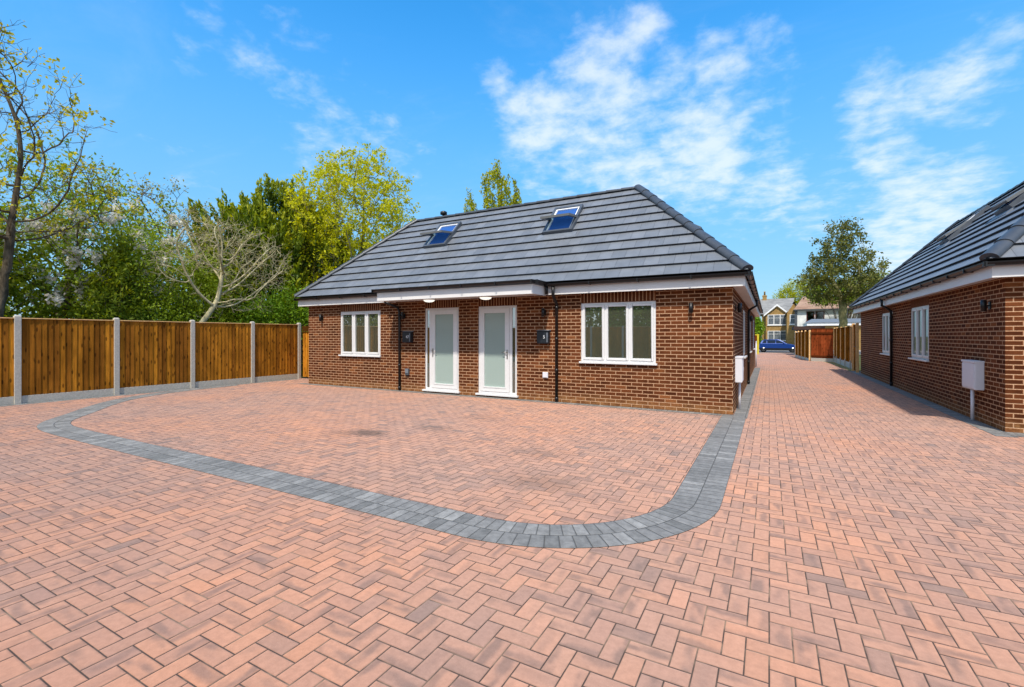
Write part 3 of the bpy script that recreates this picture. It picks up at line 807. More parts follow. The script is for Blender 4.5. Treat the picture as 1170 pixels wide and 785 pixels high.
wall_lamp((bx1, 17.4, 2.06), X, 'black wall lamp far along the side wall, beyond the side drainpipe')
wall_lamp((rx0, 10.62, 2.0), -X, 'black wall lamp on the shaded wall of the right bungalow, above its meter box')

def post_box(loc, label, ch):
    x, y, z = loc; t = thing('post_box', label, 'post box', loc, 'black wall post boxes')
    O = Vector(loc)
    q = MB(); q.obox(O, X, Z, -Y, (-.15, .15), (-.15, .14), (.001, .10)); q.build('box_body', M_blackmetal, t, bevel=.008)
    q = MB(); q.obox(O, X, Z, -Y, (-.145, .145), (-.13, .11), (.101, .108)); q.build('front_door', M_blackmetal, t, bevel=.004)
    q = MB(); q.prism([(0.0, .1425), (.125, .1425), (.135, .146), (0, .165)], -Y, Z, O, X, -.16, .16); q.build('lid', M_lead, t)
    q = MB(); q.obox(O, X, Z, -Y, (.10, .125), (-.12, .10), (.109, .112)); q.build('side_strip', M_lead, t)
    cu = bpy.data.curves.new('numeral', 'FONT'); cu.body = ch; cu.size = .105; cu.extrude = .002; cu.align_x = 'CENTER'; cu.align_y = 'CENTER'
    tmp = bpy.data.objects.new('tmp', cu); col.objects.link(tmp)
    dg = bpy.context.evaluated_depsgraph_get(); me = bpy.data.meshes.new_from_object(tmp.evaluated_get(dg)); bpy.data.objects.remove(tmp)
    me.transform(Matrix.Translation((.035, -.1115, 0)) @ Matrix.Rotation(R(90), 4, 'X')); me.materials.clear(); me.materials.append(M_numeral)
    link('numeral', me, t)
post_box((-4.52, by0, 1.47), 'black post box with a white 5 on its front, right of the right door', '5')
post_box((-8.56, by0, 1.465), 'black post box numbered 47, against the drainpipe left of the left door', '47')

def dome(loc, label, lit):
    t = thing('ceiling_lamp', label, 'ceiling light', loc, 'round lights under the porch soffit'); O = Vector(loc)
    q = MB(); q.lathe(O-Z*.03, Z, [(.15, 0), (.155, .01), (.155, .0295)], 28); q.build('lamp_base', M_paint, t)
    q = MB(); q.lathe(O-Z*.085, Z, [(.02, 0), (.08, .008), (.12, .025), (.142, .0545)], 28); q.build('diffuser', M_lit if lit else M_diff, t)
dome((-7.43, 9.22, SOF-.012), 'round white ceiling light over the left door, glowing warm', True)
dome((-5.77, 9.22, SOF-.012), 'round white ceiling light over the right door, beside its lit twin', True)
t = thing('wall_socket', 'small white square outlet on the brick right of the right door', 'socket', (-4.49, by0, .6))
q = MB(); q.obox((-4.49, by0, .6), X, Z, -Y, (-.065, .065), (-.065, .065), (.001, .035)); q.build('socket_body', M_whitebox, t, bevel=.005)
q = MB(); q.obox((-4.49, by0, .6), X, Z, -Y, (-.05, .05), (-.05, .055), (.0352, .042)); q.build('flap', M_whitebox, t)
t = thing('wall_socket', 'small dark grey outlet low beside the drainpipe left of the left door', 'socket', (-8.60, by0, .52))
q = MB(); q.obox((-8.6, by0, .52), X, Z, -Y, (-.06, .06), (-.09, .09), (.001, .05)); q.build('socket_body', M_darkframe, t, bevel=.006)
q = MB(); q.obox((-8.6, by0, .52), X, Z, -Y, (-.05, .05), (-.03, .08), (.0502, .06)); q.build('flap', M_lead, t)

def meter_box(O, a, n, w, z0, z1, dep, label):
    O = Vector(O); t = thing('meter_box', label, 'meter box', O, 'white meter boxes')
    q = MB(); q.obox(O, a, Z, n, (0, w), (z0, z1), (.001, dep)); q.build('cabinet', M_whitebox, t, bevel=.01)
    q = MB(); q.obox(O, a, Z, n, (.02, w-.02), (z0+.025, z1-.05), (dep+.0005, dep+.009)); d = q.build('cabinet_door', M_whitebox, t, bevel=.004)
    q = MB(); q.obox(O, a, Z, n, (-.006, w+.006), (z1-.03, z1+.006), (.001, dep+.016)); q.build('hood', M_whitebox, t, bevel=.005)
    q = MB(); q.obox(O, a, Z, n, (w-.06, w-.045), ((z0+z1)/2-.03, (z0+z1)/2+.03), (dep+.0095, dep+.013)); q.build('latch', M_whitebox, t)
    q = MB(); c = O+Vector(a)*w*.5+Vector(n)*.07; q.tube([c+Z*(z0-.001), c+Z*.005], .026, 12); q.build('conduit', M_whitebox, t)
meter_box((bx1, 10.38, 0), Y, X, .46, .56, 1.075, .13, 'narrow-looking white meter box on the side wall of the twin-door bungalow')
meter_box((rx0, 11.46, 0), -Y, -X, .60, .565, 1.06, .125, 'white meter box on the shaded wall of the right bungalow')

# ------------------------------------------------------------------ fences
def board_panel(parent, P, Q, z0, z1, n, bw, m, name='panel', rails=True):
    P = Vector(P); Q = Vector(Q); a = (Q-P).normalized(); L = (Q-P).length; k = max(2, int(round(L/bw))); w = L/k; n = Vector(n)
    q = MB(); rnd = random.Random(int(P.x*97+P.y*31))
    for i in range(k):
        t0 = .012+rnd.random()*.003; zz = z1-rnd.random()*.006
        O = P+a*(w*i)
        pts = [O+n*.004, O+a*(w+.012)+n*(.016+t0*.4)]
        A, B = pts
        u0, u1 = i+.02, i+.98
        q.face([A+Z*z0, B+Z*z0, B+Z*zz, A+Z*zz], [(u0, z0), (u1, z0), (u1, zz), (u0, zz)])
        C = B-n*.024
        q.face([B+Z*z0, C+Z*z0, C+Z*zz, B+Z*zz], [(u1, z0), (u1, z0), (u1, zz), (u1, zz)])
        q.face([A+Z*zz, B+Z*zz, C+Z*zz, A-n*.012+Z*zz], [(u0, zz)]*4)
        q.face([C+Z*z0, A-n*.012+Z*z0, A-n*.012+Z*zz, C+Z*zz], [(u0, z0), (u1, z0), (u1, zz), (u0, zz)])
    pn = q.build(name, m, parent)
    q = MB(); q.obox(P, a, Z, n, (0, L), (z1+.001, z1+.022), (-.03, .04)); q.build('cap_rail', M_timber if m is M_fence else m, pn)
    if rails:
        q = MB()
        for zz in (z0+.2, (z0+z1)/2, z1-.2): q.obox(P, a, Z, n, (0, L), (zz, zz+.07), (-.05, -.013))
        q.build('rail', m, pn)
    return pn
def post(parent, p, zt, s=.10, m=None, name='post'):
    q = MB(); x, y = p; h = s/2
    q.box(x-h, x+h, y-h, y+h, -.02, zt-.03)
    q.face([(x-h, y-h, zt-.03), (x+h, y-h, zt-.03), (x+h*.6, y-h*.6, zt), (x-h*.6, y-h*.6, zt)]); q.face([(x+h, y-h, zt-.03), (x+h, y+h, zt-.03), (x+h*.6, y+h*.6, zt), (x+h*.6, y-h*.6, zt)])
    q.face([(x+h, y+h, zt-.03), (x-h, y+h, zt-.03), (x-h*.6, y+h*.6, zt), (x+h*.6, y+h*.6, zt)]); q.face([(x-h, y+h, zt-.03), (x-h, y-h, zt-.03), (x-h*.6, y-h*.6, zt), (x-h*.6, y+h*.6, zt)])
    q.face([(x-h*.6, y-h*.6, zt), (x+h*.6, y-h*.6, zt), (x+h*.6, y+h*.6, zt), (x-h*.6, y+h*.6, zt)])
    q.build(name, m or M_concrete, parent, bevel=.006)
def fence(name, label, pts, n, m, zt, gb, zpost, bw=.104, post_s=.11):
    f = thing(name, label, 'fence', (*pts[0], 0))
    nn = Vector(n)
    for p, q_ in zip(pts[:-1], pts[1:]):
        P = Vector((*p, 0)); Q = Vector((*q_, 0)); a = (Q-P).normalized()
        P2 = P+a*post_s*.45; Q2 = Q-a*post_s*.45
        board_panel(f, P2, Q2, gb+.004, zt-.024, nn, bw, m)
        q = MB(); q.obox(P2, a, Z, nn, (0, (Q2-P2).length), (-.02, gb), (-.03, .02)); q.build('gravel_board', M_concrete, f, bevel=.004)
    for p in pts: post(f, p, zpost, post_s)
    return f
ys = [-5.13, -3.35, -1.57, .21, 1.99, 3.77, 5.55, 7.33, 9.11, 10.80]
fence('timber_fence', 'brown close-boarded fence with pale concrete posts along the left of the court', [(-14.5, y) for y in ys], X, M_fence, 1.90, .17, 1.955)
# back boundary (seen only mirrored in the windows)
fence('timber_fence', 'brown close-boarded fence mirrored in the front windows, across the back of the court', [(-14.4+1.83*i, -6.0) for i in range(13)], Y, M_fence, 2.0, .17, 2.05)
t = thing('side_gate', 'orange-brown boarded side gate between the fence end and the bungalow corner', 'gate', (-13.6, 10.86, 0))
board_panel(t, (-14.38, 10.88, 0), (-12.72, 10.88, 0), .06, 1.62, -Y, .12, M_fencetan, 'gate_leaf')
q = MB(); q.obox((-14.38, 10.88, 0), X, Z, -Y, (0, 1.66), (1.66, 1.84), (-.03, .03)); q.build('gate_head', M_fencetan, t)
q = MB(); q.tube([(-12.9, 10.84, 1.0), (-12.9, 10.80, 1.0), (-12.78, 10.80, 1.0)], .012, 8); q.build('latch', M_black, t)

# right-hand fence run beyond the right bungalow
f = thing('timber_fence', 'tan fence with pale posts running beyond the right bungalow to the red panel', 'fence', (3.25, 28, 0))
ry = [24.7, 26.4, 28.1, 29.8, 31.5, 32.6]
for a, b in zip(ry[:-1], ry[1:]):
    board_panel(f, (3.3, b-.05, gz(b)), (3.3, a+.05, gz(a)), .26, 1.9, -X, .15, M_fencetan)
    q = MB(); q.obox((3.3, a+.05, gz(a)), Y, Z, -X, (0, b-a-.1), (-.02, .25), (-.03, .02)); q.build('gravel_board', M_concrete, f)
for y in ry:
    q = MB(); q.box(3.265, 3.345, y-.045, y+.045, -.05, 1.96); q.build('post', M_timber, f)
    q = MB(); q.box(3.245, 3.365, y-.06, y+.06, -.05, .36); q.build('post_spur', M_concrete, f)
t = thing('timber_gate', 'tall tan timber gate closing the gap at the far corner of the right bungalow', 'gate', (3.2, 24, 0))
board_panel(t, (3.16, 24.42, 0), (3.16, 23.48, 0), .05, 1.95, -X, .14, M_fencetan, 'gate_leaf')
q = MB(); q.box(3.09, 3.19, 24.43, 24.53, -.02, 2.02); q.build('post', M_timber, t); q = MB(); q.box(3.09, 3.19, 23.39, 23.47, -.02, 2.02); q.build('post', M_timber, t)
q = MB(); q.tube([(3.12, 23.6, 1.05), (3.08, 23.6, 1.05), (3.08, 23.75, 1.05)], .012, 8); q.build('latch', M_black, t)
t = thing('fence_panel', 'red-brown fence panel turned to face down the drive', 'fence', (2.7, 33, 0))
zb = gz(33)
board_panel(t, (2.2, 33.1, zb), (3.24, 32.65, zb), .2, 1.93, Vector((-.4, -.92, 0)).normalized(), .13, M_fencered)
q = MB(); q.obox((2.2, 33.1, zb), Vector((.92, -.4, 0)).normalized(), Z, Vector((-.4, -.92, 0)).normalized(), (0, 1.12), (-.02, .195), (-.04, .02)); q.build('gravel_board', M_concrete, t)
for zz in (.25, 1.62):
    q = MB(); q.obox((2.2, 33.1, zb), Vector((.92, -.4, 0)).normalized(), Z, Vector((-.4, -.92, 0)).normalized(), (0, 1.12), (zz, zz+.1), (.025, .05))
    q.build('batten', M_fencered, t)
f = thing('timber_fence', 'orange-tan fence stretch between the red panel and the white post', 'fence', (1.95, 38, 0))
pts = [(2.14, 33.3), (2.03, 35.2), (1.93, 37.1), (1.83, 39.0), (1.74, 40.8)]
for p, q_ in zip(pts[:-1], pts[1:]):
    d = (Vector((*q_, 0))-Vector((*p, 0))).normalized()
    board_panel(f, (q_[0], q_[1], gz(q_[1])), (p[0], p[1], gz(p[1])), .15, 1.78, -X, .15, M_fencetan)
    q = MB(); q.obox((*p, gz(p[1])), d, Z, -X, (0, 1.9), (-.02, .145), (-.03, .02)); q.build('gravel_board', M_concrete, f)
for p in pts: post(f, p, 1.84, .1, M_timber)
t = thing('gate_post', 'slim white post at the street end of the orange-tan fence', 'post', (1.72, 42.2, gz(42)))
q = MB(); q.box(1.74, 1.90, 42.1, 42.3, gz(42)-.02, 1.8); q.build('post_shaft', M_paint, t); q = MB(); q.box(1.93, 2.03, 42.08, 42.28, gz(42)-.02, 1.8); q.build('post_shadow_strip', M_darkframe, t)  # dark strip set beside the white shaft as its shadow
t = thing('yellow_post', 'yellow post with a dark slatted panel at the far end of the left bungalow wall', 'post', (-.85, 46, gz(46)))
q = MB(); q.box(-.92, -.78, 45.9, 46.04, gz(46)-.02, 1.64)
q.box(-1.5, -.92, 45.93, 46.0, 1.54, 1.62)
q.build('frame', plain('yellow_paint', (.62, .48, .03), .5, .3), t)
q = MB(); q.box(-1.5, -.94, 45.95, 46.0, .62, 1.53); q.build('panel', M_fencered, t)

# ------------------------------------------------------------------ far houses
def f_render(c):
    def fn(g):
        n = g.noise(g.obj(), 1.2, 5, .65)
        return prin(g, g.hsv((*c, 1), .5, 1, g.ss(n, .3, .7, .88, 1.08)), .85, .2)
    return fn
M_render = mat('white_render', f_render((.78, .78, .76)))
M_stock = mat('yellow_stock_brick', f_brick_y if False else (lambda g: prin(g, g.mix(g.ss(g.noise(g.obj(), 3.5, 5, .7), .3, .7), (.27, .16, .055), (.40, .26, .10)), .85, .2)))
M_rooftan = mat('weathered_red_tile', lambda g: prin(g, g.hsv(g.mix(g.ss(g.noise(g.obj(), .9, 5, .65), .3, .7), (.26, .15, .10), (.36, .24, .17)), .5, 1, g.ss(g.noise(g.vmul(g.obj(), (.3, .3, 9)), 1, 2), .3, .7, .85, 1.1)), .85, .2))
M_roofgrey = mat('weathered_grey_slate', lambda g: prin(g, g.hsv(g.mix(g.ss(g.noise(g.obj(), .9, 5, .65), .3, .7), (.17, .17, .165), (.27, .265, .25)), .5, 1, g.ss(g.noise(g.vmul(g.obj(), (.3, .3, 9)), 1, 2), .3, .7, .88, 1.1)), .8, .3))
M_curtain = plain('net_curtained_glass', (.13, .15, .17), .25, .2, var=.3, scale=5)
M_darkwood = plain('dark_red_frame', (.12, .035, .025), .5, .3)
def simple_window(parent, x0, x1, z0, z1, y, mul, trans, m, curtain=True):
    q = MB(); O = (0, y, 0); q.ring(O, X, Z, -Y, x0, x1, z0, z1, .09, (.0, .07))
    for i in range(1, mul): xx = x0+(x1-x0)*i/mul; q.obox(O, X, Z, -Y, (xx-.05, xx+.05), (z0+.09, z1-.09), (0, .065))
    for zz in trans: q.obox(O, X, Z, -Y, (x0+.09, x1-.09), (zz-.025, zz+.025), (0.005, .06))
    w = q.build('window', m, parent)
    q = MB(); q.obox(O, X, Z, -Y, (x0+.09, x1-.09), (z0+.09, z1-.09), (.003, .02)); q.build('pane', M_curtain if curtain else M_farglass, w)
    q = MB(); q.obox(O, X, Z, -Y, (x0-.08, x1+.08), (z0-.1, z0), (0, .12)); q.build('sill', m, w)
    return w
# gabled stock-brick house, partly hidden by the left bungalow
by = 83.0
h = thing('brick_house', 'two-storey yellow brick house with a white-edged gable bay and chimney at the street end', 'house', (0, by+3, gz(83)))
zg = gz(83)
q = MB(); q.box(-1.0, 3.2, by, by+8, zg, 4.9); q.build('wall', M_stock, h)
q = MB()
q.face([(-1.3, by-.3, 4.85), (3.45, by-.3, 4.85), (3.45, by+4, 7.5), (-1.3, by+4, 7.5)]); q.face([(3.45, by+8.3, 4.85), (-1.3, by+8.3, 4.85), (-1.3, by+4, 7.5), (3.45, by+4, 7.5)])
q.face([(-1.3, by+8.3, 4.85), (-1.3, by-.3, 4.85), (-1.3, by+4, 7.5)]); q.face([(3.45, by-.3, 4.85), (3.45, by+8.3, 4.85), (3.45, by+4, 7.5)])
rf = q.build('roof', M_roofgrey, h)
q = MB(); q.box(-.95, -.35, by+3.6, by+4.5, 6.2, 8.1); q.box(-1.0, -.3, by+3.55, by+4.55, 7.9, 8.02)
for yy in (3.8, 4.25): q.lathe((-.65, by+yy, 8.1), Z, [(.14, 0), (.11, .5), (.15, .55), (.1, .62)], 10)
q.build('chimney', M_stock, rf)
# bay with gable
q = MB(); q.box(-.45, 2.55, by-.9, by, zg, 4.95)
q.face([(-.45, by-.9, 4.95), (2.55, by-.9, 4.95), (1.05, by-.9, 6.2)])
bay = q.build('gable_bay', M_stock, h)
q = MB()
q.face([(-.75, by-1.1, 4.72), (-.75, by+2, 4.72), (1.05, by+2, 6.32), (1.05, by-1.1, 6.32)]); q.face([(2.85, by+2, 4.72), (2.85, by-1.1, 4.72), (1.05, by-1.1, 6.32), (1.05, by+2, 6.32)])
q.build('roof', M_roofgrey, bay)
q = MB()
for s in (-1, 1):
    q.prism([(1.05, 6.32), (1.05, 6.05), (1.05+s*1.8, 4.45), (1.05+s*1.8, 4.72)], X, Z, (0, by-1.12, 0), -Y, 0, .06)
q.build('bargeboard', M_paint, bay)
simple_window(h, -.2, 2.3, 3.15, 4.72, by-.9, 3, (4.2,), M_paint); simple_window(h, -.2, 2.3, .75, 2.25, by-.9, 3, (1.75,), M_paint)
q = MB(); q.box(2.75, 3.1, by-.06, by, 3.3, 4.6); q.build('window', M_paint, h)
q = MB(); q.box(2.62, 3.2, by-1.1, by, zg, 2.3); q.face([(2.55, by-1.15, 2.3), (3.3, by-1.15, 2.3), (3.3, by, 2.8), (2.55, by, 2.8)]); q.build('porch', M_stock, h)
# white rendered house
wy = 73.5
h = thing('rendered_house', 'two-storey white rendered house with a weathered red tiled roof behind the tall tree', 'house', (8, wy+4, gz(73)))
q = MB(); q.box(3.2, 14, wy, wy+8, zg, 5.1); q.build('wall', M_render, h)
q = MB()
q.face([(2.9, wy-.4, 5.02), (14.3, wy-.4, 5.02), (14.3, wy+4, 7.0), (4.2, wy+4, 7.0)]); q.face([(14.3, wy+8.4, 5.02), (2.9, wy+8.4, 5.02), (4.2, wy+4, 7.0), (14.3, wy+4, 7.0)]); q.face([(2.9, wy+8.4, 5.02), (2.9, wy-.4, 5.02), (4.2, wy+4, 7.0)])
rf = q.build('roof', M_rooftan, h)
q = MB(); q.box(2.88, 14.3, wy-.42, wy-.38, 4.88, 5.0); q.build('fascia', M_darkframe, h)
for a, b in ((4.35, 5.25), (5.35, 6.35)): simple_window(h, a, b, 3.45, 4.75, wy, 1, (), M_darkwood, False)
simple_window(h, 9.9, 10.9, 3.3, 4.85, wy, 1, (), M_darkframe, False)
q = MB(); q.box(3.0, 3.3, wy-.1, wy-.001, zg, 4.9); q.build('drainpipe', M_darkframe, h)
# small slate-roofed wing between the two
h = thing('house_wing', 'narrow grey-gabled wing between the brick house and the white house', 'house', (3, 78, gz(78)))
q = MB(); q.box(2.2, 3.9, 77, 82.8, zg, 4.7); q.face([(2.2, 77, 4.7), (3.9, 77, 4.7), (3.05, 77, 6.1)]); q.build('wall', M_stock, h)
q = MB(); q.face([(1.95, 76.8, 4.45), (1.95, 82, 4.45), (3.05, 82, 6.35), (3.05, 76.8, 6.35)]); q.face([(4.15, 82, 4.45), (4.15, 76.8, 4.45), (3.05, 76.8, 6.35), (3.05, 82, 6.35)]); q.build('roof', M_roofgrey, h)
simple_window(h, 2.55, 3.3, 3.1, 4.5, 77, 1, (3.9,), M_paint)
# flat-roofed garage in front of the white house
h = thing('garage', 'low flat-roofed extension with white fascia in front of the white house', 'garage', (6, 62, gz(62)))
q = MB(); q.box(4.0, 9.5, 62, 68, zg, 2.6); q.build('wall', M_stock, h)
q = MB(); q.box(3.7, 9.8, 61.7, 68, 2.62, 2.95); q.build('fascia', M_paint, h)
q = MB(); q.face([(3.6, 61.6, 2.96), (9.9, 61.6, 2.96), (9.9, 65, 3.45), (4.4, 65, 3.45)]); q.face([(3.6, 61.6, 2.96), (4.4, 65, 3.45), (4.4, 68.2, 3.45), (3.6, 68.2, 2.96)]); q.face([(4.4, 65, 3.45), (9.9, 65, 3.45), (9.9, 68.2, 3.45), (4.4, 68.2, 3.45)]); q.build('roof', M_lead, h)
h = thing('shed', 'low shed with a dark brown flat roof behind the orange-tan fence', 'shed', (2.9, 45, gz(45)))
q = MB(); q.box(2.05, 3.6, 44, 47, gz(45), 1.95); q.build('wall', M_fencered, h)
q = MB(); q.box(1.72, 3.8, 43.5, 47.3, 1.97, 2.25); q.build('roof', plain('brown_felt', (.06, .035, .03), .8, .2), h)

# ------------------------------------------------------------------ blue car on the street
M_carblue = mat('metallic_blue', lambda g: prin(g, (.005, .04, .21), .4, .4, None, .2, .1))
M_carglass = mat('car_glass', lambda g: prin(g, (.012, .022, .04), .6, .04))
M_tyre = plain('tyre_rubber', (.012, .012, .012), .8, .2)
def make_car(loc):
    x, y, z = loc
    t = thing('parked_car', 'blue hatchback parked side-on across the end of the drive', 'car', loc)
    # side silhouette, nose to the right: (along, height)
    body = [(-1.62, .30), (-1.66, .55), (-1.60, .80), (-1.50, .86), (.62, .86), (1.25, .78), (1.58, .66), (1.66, .48), (1.64, .28), (1.3, .20), (-1.35, .20)]
    W = .80; q = MB(); O = Vector(loc)
    secs = [(-W, .93), (-W*.92, 1.0), (W*.92, 1.0), (W, .93)]
    cy = .5
    rings = []
    for (yy, s) in secs: rings.append([O+X*px*(.985 if s < 1 else 1)+Z*(cy+(pz-cy)*s)+Y*yy for px, pz in body])
    n = len(body)
    for i in range(len(rings)-1):
        for k in range(n):
            k2 = (k+1) % n; q.face([rings[i][k], rings[i+1][k], rings[i+1][k2], rings[i][k2]], smooth=True)
    q.face(rings[0]); q.face(rings[-1][::-1])
    b = q.build('body', M_carblue, t)
    cabin = [(-1.52, .86), (-1.38, 1.16), (-1.15, 1.25), (-.1, 1.28), (.12, 1.24), (.80, .85)]
    q = MB(); r0 = [O+X*px+Z*pz-Y*(.74 if pz < 1 else .60) for px, pz in cabin]; r1 = [O+X*px+Z*pz+Y*(.74 if pz < 1 else .60) for px, pz in cabin]
    for k in range(len(cabin)): k2 = (k+1) % len(cabin); q.face([r0[k], r1[k], r1[k2], r0[k2]], smooth=False)
    q.face(r0); q.face(r1[::-1]); cb = q.build('cabin', M_carblue, t)
    def sw(pl, name):
        q = MB()
        for sgn in (-1, 1):
            pts = []
            for px, pz in pl:
                yy = .74-(pz-.86)/(1.24-.86)*.14+.006; pts.append(O+X*px+Z*pz+Y*sgn*yy)
            q.face(pts if sgn < 0 else pts[::-1])
        q.build(name, M_carglass, cb)
    sw([(-1.36, .90), (-.98, .90), (-.98, 1.18), (-1.22, 1.17)], 'rear_side_window'); sw([(-.92, .90), (-.22, .90), (-.22, 1.20), (-.92, 1.19)], 'side_window'); sw([(-.16, .90), (.58, .90), (.10, 1.17), (-.16, 1.2)], 'side_window')
    q = MB(); q.face([O+X*.19+Z*1.21-Y*.54, O+X*.80+Z*.862-Y*.66, O+X*.80+Z*.862+Y*.66, O+X*.19+Z*1.21+Y*.54]); wsx = q.build('windscreen', M_carglass, cb)
    for wx in (-1.25, 1.22):
        for sgn in (-1, 1):
            c = O+X*wx+Z*.29+Y*sgn*.70
            q = MB(); q.lathe(c, Y*sgn, [(.2, -.1), (.28, -.09), (.29, 0), (.28, .09), (.19, .1)], 20); wh = q.build('wheel', M_tyre, t)
            q = MB(); q.lathe(c+Y*sgn*.085, Y*sgn, [(.19, 0), (.18, .015), (.06, .022), (.03, .03)], 16); q.build('rim', M_steel, wh)
    for sgn in (-1, 1):
        q = MB(); q.obox(O+X*1.5+Z*.6+Y*sgn*.56, X, Z, Y, (0, .11), (-.05, .05), (-.14, .14)); q.build('headlight', M_steel, t, bevel=.02)
        q = MB(); q.obox(O-X*1.655+Z*.66+Y*sgn*.6, X, Z, Y, (0, .1), (-.08, .08), (-.1, .1)); q.build('tail_light', plain('red_lens', (.4, .01, .01), .3), t, bevel=.01)
        q = MB(); q.obox(O+X*.5+Z*.9+Y*sgn*.80, X, Z, Y, (-.07, .05), (-.04, .06), (-.06, .06)); q.build('wing_mirror', M_carblue, t, bevel=.02)
    q = MB(); q.obox(O, X, Z, Y, (-1.60, 1.60), (.2, .42), (-.812, .812)); q.build('lower_sill', M_black, t)
make_car((.75, 53.2, gz(53)))

# ------------------------------------------------------------------ trees
def colonise(rng, attr, start, step, di, dk, trunk_h, lean=(0, 0), maxit=220, tropism=.06):
    nodes = [np.array(start, float)]; par = [-1]
    k = int(trunk_h/step)
    for i in range(k):
        f = (i+1)/k
        nodes.append(np.array([start[0]+lean[0]*f**1.4+rng.normal(0, .02), start[1]+lean[1]*f**1.4+rng.normal(0, .02), start[2]+trunk_h*f])); par.append(len(nodes)-2)
    A = attr.copy(); best = np.full(len(A), 1e9); bi = np.zeros(len(A), int); alive = np.ones(len(A), bool)
    done = 0; kids = {}
    for it in range(maxit):
        if len(nodes) > done:
            new = np.array(nodes[done:]); base = done; done = len(nodes)
            d = np.linalg.norm(A[:, None, :]-new[None], axis=2); mi = d.argmin(1); md = d[np.arange(len(A)), mi]
            upd = md < best; best[upd] = md[upd]; bi[upd] = mi[upd]+base
        alive &= best > dk
        act = alive & (best < di)
        if not act.any():
            if not alive.any(): break
            j = np.where(alive)[0]; jj = j[best[j].argmin()]; act = np.zeros(len(A), bool); act[jj] = True
        idx = bi[act]; N = np.array(nodes)
        v = A[act]-N[idx]; v /= np.linalg.norm(v, axis=1, keepdims=True)+1e-9
        acc = np.zeros((len(nodes), 3)); np.add.at(acc, idx, v)
        grown = 0; aidx = np.where(act)[0]
        for i in np.unique(idx):
            dv = acc[i]+rng.normal(0, .18, 3); dv[2] += tropism
            dv /= np.linalg.norm(dv)+1e-9; p = N[i]+dv*step
            if kids.get(i) and min(np.linalg.norm(p-nodes[q]) for q in kids[i]) < .55*step:
                alive[aidx[idx == i]] = False; continue
            kids.setdefault(i, []).append(len(nodes))
            nodes.append(p); par.append(i); grown += 1
        if it == 0: pass
        if len(nodes) == done and not alive.any() or len(nodes) > 6500: break
    return np.array(nodes), np.array(par)

def add_twigs(rng, N, par, cnt, length, min_z, up=.35):
    # short side shoots along every branch, so the crown ends in fine twigs
    P = [N]; Q = [par]; n0 = len(N); ends = []
    kids = np.zeros(n0, int); np.add.at(kids, par[1:], 1); k = n0
    for i in range(1, n0):
        if N[i, 2] < min_z: continue
        d0 = N[i]-N[par[i]]; d0 = d0/(np.linalg.norm(d0)+1e-9)
        for _ in range(rng.poisson(cnt)+(1 if kids[i] == 0 else 0)):
            v = d0*.7+rng.normal(0, .62, 3); v[2] += up; v /= np.linalg.norm(v)+1e-9
            L = length*rng.uniform(.4, 1.2); a = N[i]+v*L*.35; v2 = v+rng.normal(0, .3, 3); v2 /= np.linalg.norm(v2); b = a+v2*L*.35; v3 = v2+rng.normal(0, .3, 3); v3 /= np.linalg.norm(v3); c = b+v3*L*.3
            P.append(np.array([a, b, c])); Q.append(np.array([i, k, k+1])); ends += [k+1, k+2]; k += 3
    return np.concatenate(P), np.concatenate(Q), np.array(ends, int)

def skeleton_mesh(mb, N, par, tip, base_r, expo=2.4):
    n = len(N); rad = np.zeros(n); ch = [[] for _ in range(n)]
    for i in range(1, n): ch[par[i]].append(i)
    w = np.zeros(n)
    for i in range(n-1, -1, -1):
        w[i] = sum(w[c] for c in ch[i]) if ch[i] else 1.0
    rad = tip*np.power(w, 1/expo); rad *= 1 if rad[0] <= 0 else min(1.0, base_r/rad[0]) if rad[0] > base_r else 1.0
    if rad[0] < base_r: rad = rad*(1+(base_r/rad[0]-1)*np.power(w/w[0], .5))
    starts = [(-1, 0)]
    while starts:
        p0, c = starts.pop(); chain = [c] if p0 < 0 else [p0, c]
        while True:
            kids = sorted(ch[chain[-1]], key=lambda q: -w[q])
            if not kids: break
            for o in kids[1:]: starts.append((chain[-1], o))
            chain.append(kids[0])
        if len(chain) < 2: continue
        r = [rad[q] for q in chain]
        if p0 >= 0: r[0] = min(r[0], r[1]*1.25)
        mb.tube([N[q] for q in chain], r, 8 if r[0] > .05 else (5 if r[0] > .02 else 3), cap=False)
    return rad, ch

def leaf_mesh(name, m, C, S, tone, rng, parent, off, droop=0.0, aspect=.55, flat=0.0, along=None):
    k = len(C); d = rng.normal(size=(k, 3))
    if along is not None: d = d*.45+along
    d = d*1.0; d[:, 2] -= droop; d[:, 2] *= (1-flat); d /= np.linalg.norm(d, axis=1, keepdims=True)
    e = rng.normal(size=(k, 3)); e[:, 2] *= (1-flat); e -= (e*d).sum(1, keepdims=True)*d; e /= np.linalg.norm(e, axis=1, keepdims=True)
    nn = np.cross(d, e)
    S = S[:, None]
    a = C-d*S*.5; b = C+e*S*aspect*.5+nn*S*.08; c = C+d*S*.5; dd = C-e*S*aspect*.5+nn*S*.08
    V = np.stack([a, b, c, dd], 1).reshape(-1, 3)-np.array(off)
    me = bpy.data.meshes.new(name); me.vertices.add(4*k); me.vertices.foreach_set('co', V.ravel().astype(np.float32))
    me.loops.add(4*k); me.loops.foreach_set('vertex_index', np.arange(4*k, dtype=np.int32))
    me.polygons.add(k); me.polygons.foreach_set('loop_start', np.arange(0, 4*k, 4, dtype=np.int32)); me.polygons.foreach_set('loop_total', np.full(k, 4, dtype=np.int32))
    at = me.attributes.new('tone', 'FLOAT', 'FACE'); at.data.foreach_set('value', np.clip(tone, 0, 1).astype(np.float32))
    me.materials.append(m); me.update(calc_edges=True); me.validate()
    return link(name, me, parent)

